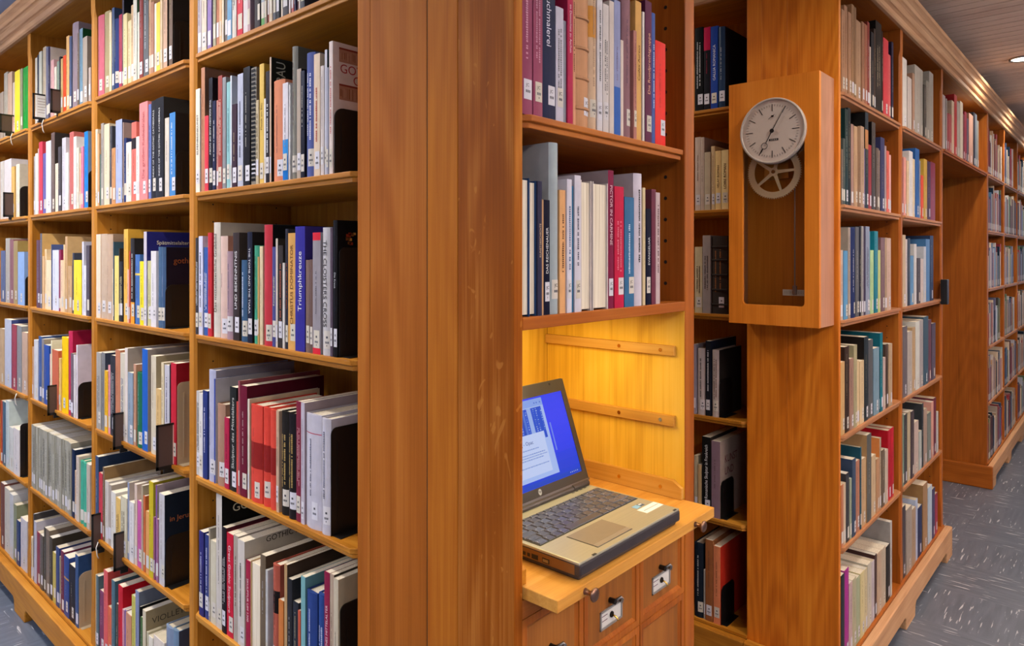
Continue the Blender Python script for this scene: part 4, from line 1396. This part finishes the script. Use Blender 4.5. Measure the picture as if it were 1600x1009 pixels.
    for o in opts:
        p=o.split(':')
        if p[0] in('tu','td','td2','tdh'):
            P,F,tw_=text_geo(p[2]); c_=hexl(p[1],.5); z0,z1=.22*h,.90*h
            ln=z1-z0; sz=min(w*.52, ln/tw_*1.2)
            if p[0]=='td2': z0,z1=.42*h,.93*h; ln=z1-z0; sz=w*.62
            if p[0]=='tdh': z0,z1=.30*h,.88*h; ln=z1-z0; sz=w*.50
            tot=min(ln,tw_*sz*1.05); zc=(z0+z1)/2
            if p[0]=='tu':  vs=[wp(w*.5+.36*sz-q[1]*sz*1.0, -.0006, zc-tot/2+q[0]*tot/tw_) for q in P]
            else: vs=[wp(w*.5-.36*sz+q[1]*sz, -.0006, zc+tot/2-q[0]*tot/tw_) for q in P]
            tg.add(vs,F,c_); made=True
        if p[0]=='p':
            c_=hexl(p[1],.5); lines=1 if w<.018 else rnd.choice((1,2)); z=h*rnd.uniform(.26,.34); ze=h*rnd.uniform(.7,.9)
            for L_ in range(lines):
                a0=w*(.36 if lines==1 else .24+.30*L_); a1=a0+min(.0055,w*(.26 if lines==1 else .16)); z=h*.3 if L_ else z
                while z<ze:
                    q=rnd.uniform(.0016,.0034); strip(tg,a0+(a1-a0)*rnd.uniform(0,.25),a1,z,z+q,.0006,c_,1); z+=q+(.0011 if rnd.random()<.85 else .005)
            made=True
    if not made and w>.009 and rnd.random()<.75 and 'r' not in opts:
        lum=sum(C[:3])/3; c_=hexl(rnd.choice(['d8d4c8','c8b890','b8b8c0']) if lum<.16 else rnd.choice(['302c30','4c3c34','5c2c28','2c3450']),.5); mxk=.55 if g=='N' else .35; c_=tuple(c_[i]*(1-mxk)+C[i]*mxk for i in range(3))+(.5,)
        a0=w*rnd.uniform(.3,.42); a1=a0+min(.0042,w*rnd.uniform(.14,.24)); z=h*rnd.uniform(.28,.5); ze=h*rnd.uniform(.62,.92)
        while z<ze:
            q=rnd.uniform(.0014,.003); strip(tg,a0+(a1-a0)*rnd.uniform(0,.3),a1,z,z+q,.0006,c_,1); z+=q+(.0011 if rnd.random()<.85 else .006)
        made=True
    if made: parts.append(('spine_lettering',tg,'ink'))
    # lettering and pictures on the visible side board
    sg_=G(); ms=False; ks=0
    for o in opts:
        p=o.split(':')
        if p[0] in ('s','s2','s3','s4','s5','s6','s7','s8'):
            P,F,tw_=text_geo(p[2]); c_=hexl(p[1],.5)
            # start depth, baseline height fraction, letter size, squeeze
            par={'GOTIK':(.019,.775,.027),'OST':(.052,.70,.027),'Spätmittelalter':(.030,.865,.0165),'gothic':(.026,.80,.024),'in Jerusalem':(.016,.70,.021),'D':(.030,.80,.034),'VIOLLET-LE-DUC':(.018,.84,.026),'KUNST UND':(.030,.66,.030),'Die Ka':(.004,.875,.019),'BAU':(.006,.88,.030),'GOTHIC SCULPTURE':(.058,.935,.020)}.get(p[2],(.03,.8,.03))
            if p[2]=='GOTIK' and ks==0 and row==5: par=(.030,.86,.030)
            if p[2]=='KUNST UND':
                for word,fz in (('KUNST',.70),('UND',.54)):
                    P,F,tw_=text_geo(word); sg_.add([wp(w+.0006,.040+q[0]*.034,h*fz+q[1]*.040) for q in P],F,c_)
            elif p[2]=='BAU': sg_.add([wp(w+.0006,.008+.028-q[1]*.034,h*.81+q[0]*.026) for q in P],F,c_)
            else: sg_.add([wp(w+.0006,par[0]+q[0]*par[2],h*par[1]+q[1]*par[2]) for q in P],F,c_)
            ms=True; ks+=1
        if p[0]=='q':                         # gilded picture strip on a black cover
            for k in range(60):
                b0_=.02+rnd.random()*.16; z0_=h*(.80+.10*rnd.random()); q=rnd.uniform(.004,.012)
                sg_.add([wp(w+.0005,b0_,z0_),wp(w+.0005,b0_+q,z0_),wp(w+.0005,b0_+q,z0_+q*.7),wp(w+.0005,b0_,z0_+q*.7)],[(0,1,2,3)],hexl(rnd.choice(['a0602c','c08a40','70401c','8a3018']),.5))
            ms=True
        if p[0]=='n' and 'h' not in opts: pass
    if col=='e4d4cc':                          # printed friezes on the tall pink cover
        for zf,zg in ((.57,.69),(.855,.965)):
            sg_.add([wp(w+.0003,.016,h*zf),wp(w+.0003,.19,h*zf),wp(w+.0003,.19,h*zg),wp(w+.0003,.016,h*zg)],[(0,1,2,3)],hexl('b07c60',.5))
            sg_.add([wp(w+.0004,.016,h*zg-.004),wp(w+.0004,.19,h*zg-.004),wp(w+.0004,.19,h*zg),wp(w+.0004,.016,h*zg)],[(0,1,2,3)],hexl('8c3c2c',.5))
            b0_=.019
            while b0_<.185:
                q=rnd.uniform(.0012,.003); z0_=h*zf+rnd.uniform(.002,.008); z1_=h*zg-rnd.uniform(.006,.014)
                sg_.add([wp(w+.0005,b0_,z0_),wp(w+.0005,b0_+q,z0_),wp(w+.0005,b0_+q,z1_),wp(w+.0005,b0_,z1_)],[(0,1,2,3)],hexl(rnd.choice(['a06c50','96603f','bc8c6c']),.5)); b0_+=q+rnd.uniform(.001,.003)
        ms=True
    if ms: parts.append(('cover_lettering',sg_,'ink'))
    return parts,org
import colorsys
def cname(hx):
    r_,g_,b_=[int(hx[i:i+2],16)/255 for i in (0,2,4)]; h_,l_,s_=colorsys.rgb_to_hls(r_,g_,b_); h_*=360
    sat=max(r_,g_,b_)-min(r_,g_,b_)
    if max(r_,g_,b_)<.26: return 'black' if sat<.08 else ('blue-black' if 190<h_<290 else 'brown-black')
    if sat<.10:
        return 'white' if l_>.84 else 'pale grey' if l_>.68 else 'mid grey' if l_>.42 else 'charcoal'
    if 15<=h_<62 and sat<.26: return 'ivory' if l_>.82 else 'beige' if l_>.66 else 'taupe' if l_>.45 else 'dark brown'
    tone='dark ' if l_<.33 else 'pale ' if l_>.72 else ''
    if h_<15 or h_>=345: nm='red' if sat>.42 else ('pink' if l_>.6 else 'maroon')
    elif h_<30: nm='orange' if l_>.5 and sat>.4 else 'brown'
    elif h_<48: nm='ochre' if sat>.45 and l_<.62 else 'tan' if sat<.45 else 'amber'
    elif h_<68: nm='yellow' if sat>.4 else 'olive'
    elif h_<160: nm='green'
    elif h_<195: nm='teal'
    elif h_<250: nm='blue' if l_>.33 else 'navy'
    elif h_<290: nm='violet'
    else: nm='plum' if l_<.5 else 'mauve'
    if nm in('navy','maroon','plum') : tone=''
    return tone+nm
BAY={'A1':'nearest left bay','A2':'second left bay','A3':'third left bay','A4':'left-edge bay','N':'cupboard above the laptop','B':'bay left of the clock','R1':'bay right of the clock','R2':'second bay right of the clock','G':'bridging shelf'}
ROWN={1:'top shelf',2:'second shelf down',3:'third shelf down',4:'fourth shelf down',5:'fifth shelf down',6:'bottom shelf'}
comps={}; cur=None
for ln in BD.strip().splitlines():
    if ln[0]=='@': cur=ln[1:]; comps[cur]=[]; continue
    big=ln[0]=='*'; q=ln.lstrip('*').split(','); comps[cur].append((big,int(q[0])/1e4,int(q[1])/1e4,int(q[2])/1e3,q[3],q[4] if len(q)>4 else '',q[5:]))
# far bays beyond the aisle: same kinds of books, seen a few pixels wide
pal=['b09880','e8d4b8','c8ccd8','583030','6c6c88','4c4844','a89c90','8c3840','3c4c68','d8d0c8','c8a080','5c7c9c','203040','a04048','607858']
for k in range(3):
    for row in range(1,7):
        key='F%d.%d'%(k+1,row); comps[key]=[]; s=4.665+.775*k; e=s+.735-random.uniform(.03,.25)
        while s<e:
            w_=random.uniform(.014,.042); comps[key].append((False,s,w_,random.uniform(.21,.31),random.choice(pal),'',[])); s+=w_+.0003
STUFF=G(); used={}; N_IND=0
ORD=['first','second','third','fourth','fifth','sixth','seventh','eighth','ninth','tenth','eleventh','twelfth','thirteenth','fourteenth','fifteenth','sixteenth','seventeenth','eighteenth','nineteenth','twentieth','twenty-first','twenty-second','twenty-third','twenty-fourth','twenty-fifth','twenty-sixth','twenty-seventh','twenty-eighth','twenty-ninth','thirtieth','thirty-first']
pending=[]
for key,lst in comps.items():
    bay,row=key.split('.'); row=int(row); g=bay[0]
    nms=[cname(x[4]) for x in lst]
    for i,(big,s,w,h,col,cov,opts) in enumerate(lst):
        parts,org=build_book(g,row,s,w,h,col,cov,opts,big)
        if not big:
            for nm_,gg,mk in parts:
                if nm_ in('call_number_print','spine_lettering') and g in'GF': continue
                n0=len(STUFF.v); STUFF.v+=gg.v; STUFF.f+=[tuple(n0+q for q in f) for f in gg.f]; STUFF.c+=gg.c
            continue
        root=parts[0][1].obj('book', M['cover'], None, loc=org)
        for nm_,gg,mk in parts[1:]: gg.obj(nm_, M[mk], root)
        ttl=None
        for o in opts:
            p=o.split(':')
            if p[0] in('tu','td','td2','tdh') or p[0][0]=='s' and len(p)==3: ttl=p[2]; break
        size=('thick ' if w>.034 else 'slim ' if w<.014 else '')+('' if row==1 else 'tall ' if h>.295 else 'short ' if h<.225 else '')
        what='volume' if w>.034 else 'booklet' if w<.009 else 'book'
        if 'R' in opts: what='book shelved spine-in'
        rown=ROWN[row] if g!='N' else ('upper shelf' if row==1 else 'lower shelf')
        if ttl and ttl not in('Die Ka','D','OST'): ttl=ttl.replace(' im ',' im '); cand=['%s%s %s titled "%s", %s, %s'%(size,nms[i],what,ttl,rown,BAY[bay])]
        else: cand=['%s%s %s, %s, %s'%(size,nms[i],what,rown,BAY[bay])]
        nb=('between %s and %s ones'%(nms[i-1],nms[i+1]) if nms[i-1]!=nms[i+1] else 'between two %s ones'%nms[i-1]) if 0<i<len(lst)-1 else ('at the left end' if i==0 else 'at the right end')
        cand.append('%s%s %s %s, %s, %s'%(size,nms[i],what,nb,rown,BAY[bay]))
        cand.append('%s %s, %s from left, %s, %s'%(nms[i],what,ORD[i],rown,BAY[bay]))
        if not ttl and nms.count(nms[i])>1: cand=cand[1:]
        sig=[(nms[j-1] if j else '',nms[j],nms[j+1] if j+1<len(nms) else '') for j in range(len(nms))]
        if not ttl and nms.count(nms[i])>1 and sig.count(sig[i])>1: cand=cand[1:]
        pending.append((root,cand,'books on the %s of the %s'%(rown,BAY[bay])))
cnt={}
for _,c,_g in pending:
    for q in set(c): cnt[q]=cnt.get(q,0)+1
for root,c,gname in pending:
    pick_=next((q for q in c if cnt[q]==1 and len(q.split())<=16),c[-1])
    tag(root,pick_,'book',gname)
sb=STUFF.obj('books', M['cover']); tag(sb,'the many smaller-looking books filling the farther and outer shelves','books','books on the farther shelves','stuff')

# ------------------------------------------------------------------ bookends
def bookend(comp,s,h,mat='black',dep=.128,label=''):
    g=comp[0]; row=int(comp.split('.')[1]); lb_=comps[comp][-1]
    s=lb_[1]-lb_[2]-.0004 if g in 'AB' else lb_[1]+lb_[2]+.0004
    R_,D_=map(Vector,FRAMES[g]); ax,fr=FRONT[g]; o=Vector((0,0,LV[row]))
    if ax==0: o.x=fr+.004; o.y=s
    else: o.x=s; o.y=fr+.004
    rc=.022 if h<.2 else .014; pts=[(0,0)]
    for k in range(7): a=math.pi-(math.pi/2)*k/6; pts.append((rc+rc*math.cos(a),h-rc+rc*math.sin(a)))
    for k in range(7): a=math.pi/2-(math.pi/2)*k/6; pts.append((dep-rc+rc*math.cos(a),h-rc+rc*math.sin(a)))
    pts.append((dep,0)); t=.0016
    fn=lambda p,a: tuple(o+R_*(a+.0006)+D_*p[0]+Vector((0,0,p[1]+.0004)))
    root=empty('bookend',tuple(o),label,'bookend','bookends on the shelves')
    fix(G().prism(pts,fn,0,t).obj('plate', M[mat], root))
    rb=G(); rb.prism([(.016,.02),(.020,.02),(.020,h-.03),(.016,h-.03)],fn,t,t+.0012); fix(rb.obj('rib', M[mat], root))
    fix(G().add([tuple(o+R_*(a+.0006)+D_*b+Vector((0,0,c_))) for c_ in (.0002,.0014) for a,b in ((0,.004),(.022 if g!='A' or s>1.4 else .03,.004),(.022,dep-.004),(0,dep-.004))],[(0,3,2,1),(4,5,6,7),(0,1,5,4),(1,2,6,5),(2,3,7,6),(3,0,4,7)]).obj('foot_plate', M[mat], root))
BE=[('A1.2',.520,.140,'black',.15,'black bookend under the big red-lettered cover, nearest left bay'),('A1.3',.507,.228,'black',.17,'tall black bookend after the black book, third shelf down, nearest left bay'),('A1.4',.537,.227,'black',.17,'tall black bookend against the two thick white volumes'),('A1.5',.515,.235,'black',.17,'tall black bookend at lower middle beside a cream cover'),
('A2.1',1.310,.133,'black',.128,'black bookend on the top shelf of the second left bay'),('A2.2',1.302,.129,'black',.128,'black bookend on the second shelf down of the second left bay'),('A2.3',1.412-.016,.127,'black',.128,'black bookend in front of the dark gothic book, second left bay'),('A2.4',1.290,.232,'beige_metal',.15,'beige bookend right of the bright red book, second left bay'),('A2.5',1.367,.145,'black',.128,'black bookend against the navy cover with orange lettering'),
('A3.2',2.070,.135,'black',.128,'black bookend right of the bright blue book, third left bay'),('A3.4',2.167,.130,'black',.128,'black bookend against a white cover, third left bay'),('A3.6',2.143,.198,'beige_metal',.14,'beige bookend on the bottom shelf of the third left bay'),
('A4.2',2.986,.136,'black',.128,'black bookend on the second shelf down at the left edge'),('A4.3',2.837,.128,'black',.12,'black bookend on the third shelf down at the left edge'),('A4.5',2.890,.230,'black',.13,'tall black bookend on the fifth shelf down at the left edge'),
('B.4',.400,.137,'black',.11,'black bookend on the fourth shelf down beside the clock bay wall'),('B.5',.391,.135,'black',.11,'black bookend against the marbled KUNST cover'),('B.6',.389,.136,'black',.11,'black bookend against the red and orange book')]
for c_,s,h,mt,dp,lb in BE: bookend(c_,s,h,mt,dp,lb)
bookend('R1.6',2.335,.16,'black',.12,'black bookend at the right end of the bottom shelf right of the clock')

# ------------------------------------------------------------------ shelf sign holders that stick out between the books
def holder(y,x0,z0,z1,card,label,x1=.06):
    t=.003; root=empty('shelf_sign_holder',(0,y,z0),label,'sign holder','sign holders clipped to the left shelves')
    g=G(); f=.006
    for a in ((x0,x1,z0,z0+f*1.6),(x0,x1,z1-f,z1),(x0,x0+f,z0,z1),(x1-f,x1,z0,z1)): g.box(a[0],a[1],y,y+t,a[2],a[3])
    fix(g.obj('frame', M['black'], root))
    xm=x0+(x1-x0)*.42 if card!='card' else x0+.012
    if card!='card': fix(G().box(x0+f,xm,y+.0008,y+.0022,z0+.008,z1-.005).obj('picture_card', M['dark_card'], root))
    pc=fix(G().box(xm,x1-f,y+.0008,y+.0020,z0+.008,z1-.005).obj('card', M[card], root))
    ig=G(); z=z1-.02; rnd=random.Random(int(y*1000))
    while z>z0+.02:
        ig.box(xm+.005,xm+.005+rnd.uniform(.4,.85)*(x1-f-xm-.008),y+.0004,y+.0008,z,z+.0016,hexl('8a6a60',.8)); z-=.011
    ig.obj('card_print', M['ink'], pc)
    fix(G().box(x0+.02,.012,y-.001,y+t+.001,z0-.012,z0).obj('clip', M['black'], root))
for a in ((1.289,-.047,-.597,-.470,'pink_card','black sign holder with pink card below the bright red book, second left bay'),
 (1.668,-.030,-.612,-.496,'pink_card','small black sign holder left of the grey-blue book, second left bay'),
 (1.875,-.027,-.992,-.868,'pink_card','black sign holder at the left post of the second left bay'),
 (1.663,-.030,-.996,-.875,'pink_card','black sign holder left of the magenta book, second left bay'),
 (2.314,-.030,.545,.636,'pink_card','dark sign holder left of the orange book, top shelf of third left bay'),
 (2.507,-.040,.545,.648,'card','black sign holder with large white card, top shelf of third left bay'),
 (2.352,-.030,-.607,-.492,'pink_card','black sign holder left of the yellow book, third left bay'),
 (2.967,-.049,.545,.628,'pink_card','black sign holder on the top shelf at the left edge'),
 (2.967,-.037,.175,.284,'pink_card','black sign holder on the second shelf at the left edge')):
    y,x0,z0,z1,cd,lb=a; holder(y,x0,TZ(z0),TZ(z1),cd,lb)
# dark box on the post at right
bk=fix(G().box(3.135,3.177,-.060,-.030,TZ(-.235),TZ(-.112)).obj('post_box', M['black'], None, bevel=.003)); tag(bk,'small dark box clipped to the post at the end of the right bookcase','box')
for y,z,lb in ((2.47,LV[1],'thin white ribbon below the large white sign card, third left bay'),(2.93,LV[1],'thin white ribbon under the top shelf at the left edge'),(2.86,LV[4],'thin white ribbon hanging over the fourth shelf at the left edge'),(1.86,LV[5],'thin white ribbon under the sign holder at the second bay post')):
    tg_=G().tube([(-.012,y,z-.002),(-.018,y,z-.02),(-.016,y-.004,z-.045),(-.012,y-.006,z-.055)],.0016,6).obj('ribbon_marker', M['card'], None, smooth=True); tag(tg_,lb,'ribbon','white ribbons hanging from shelf edges')
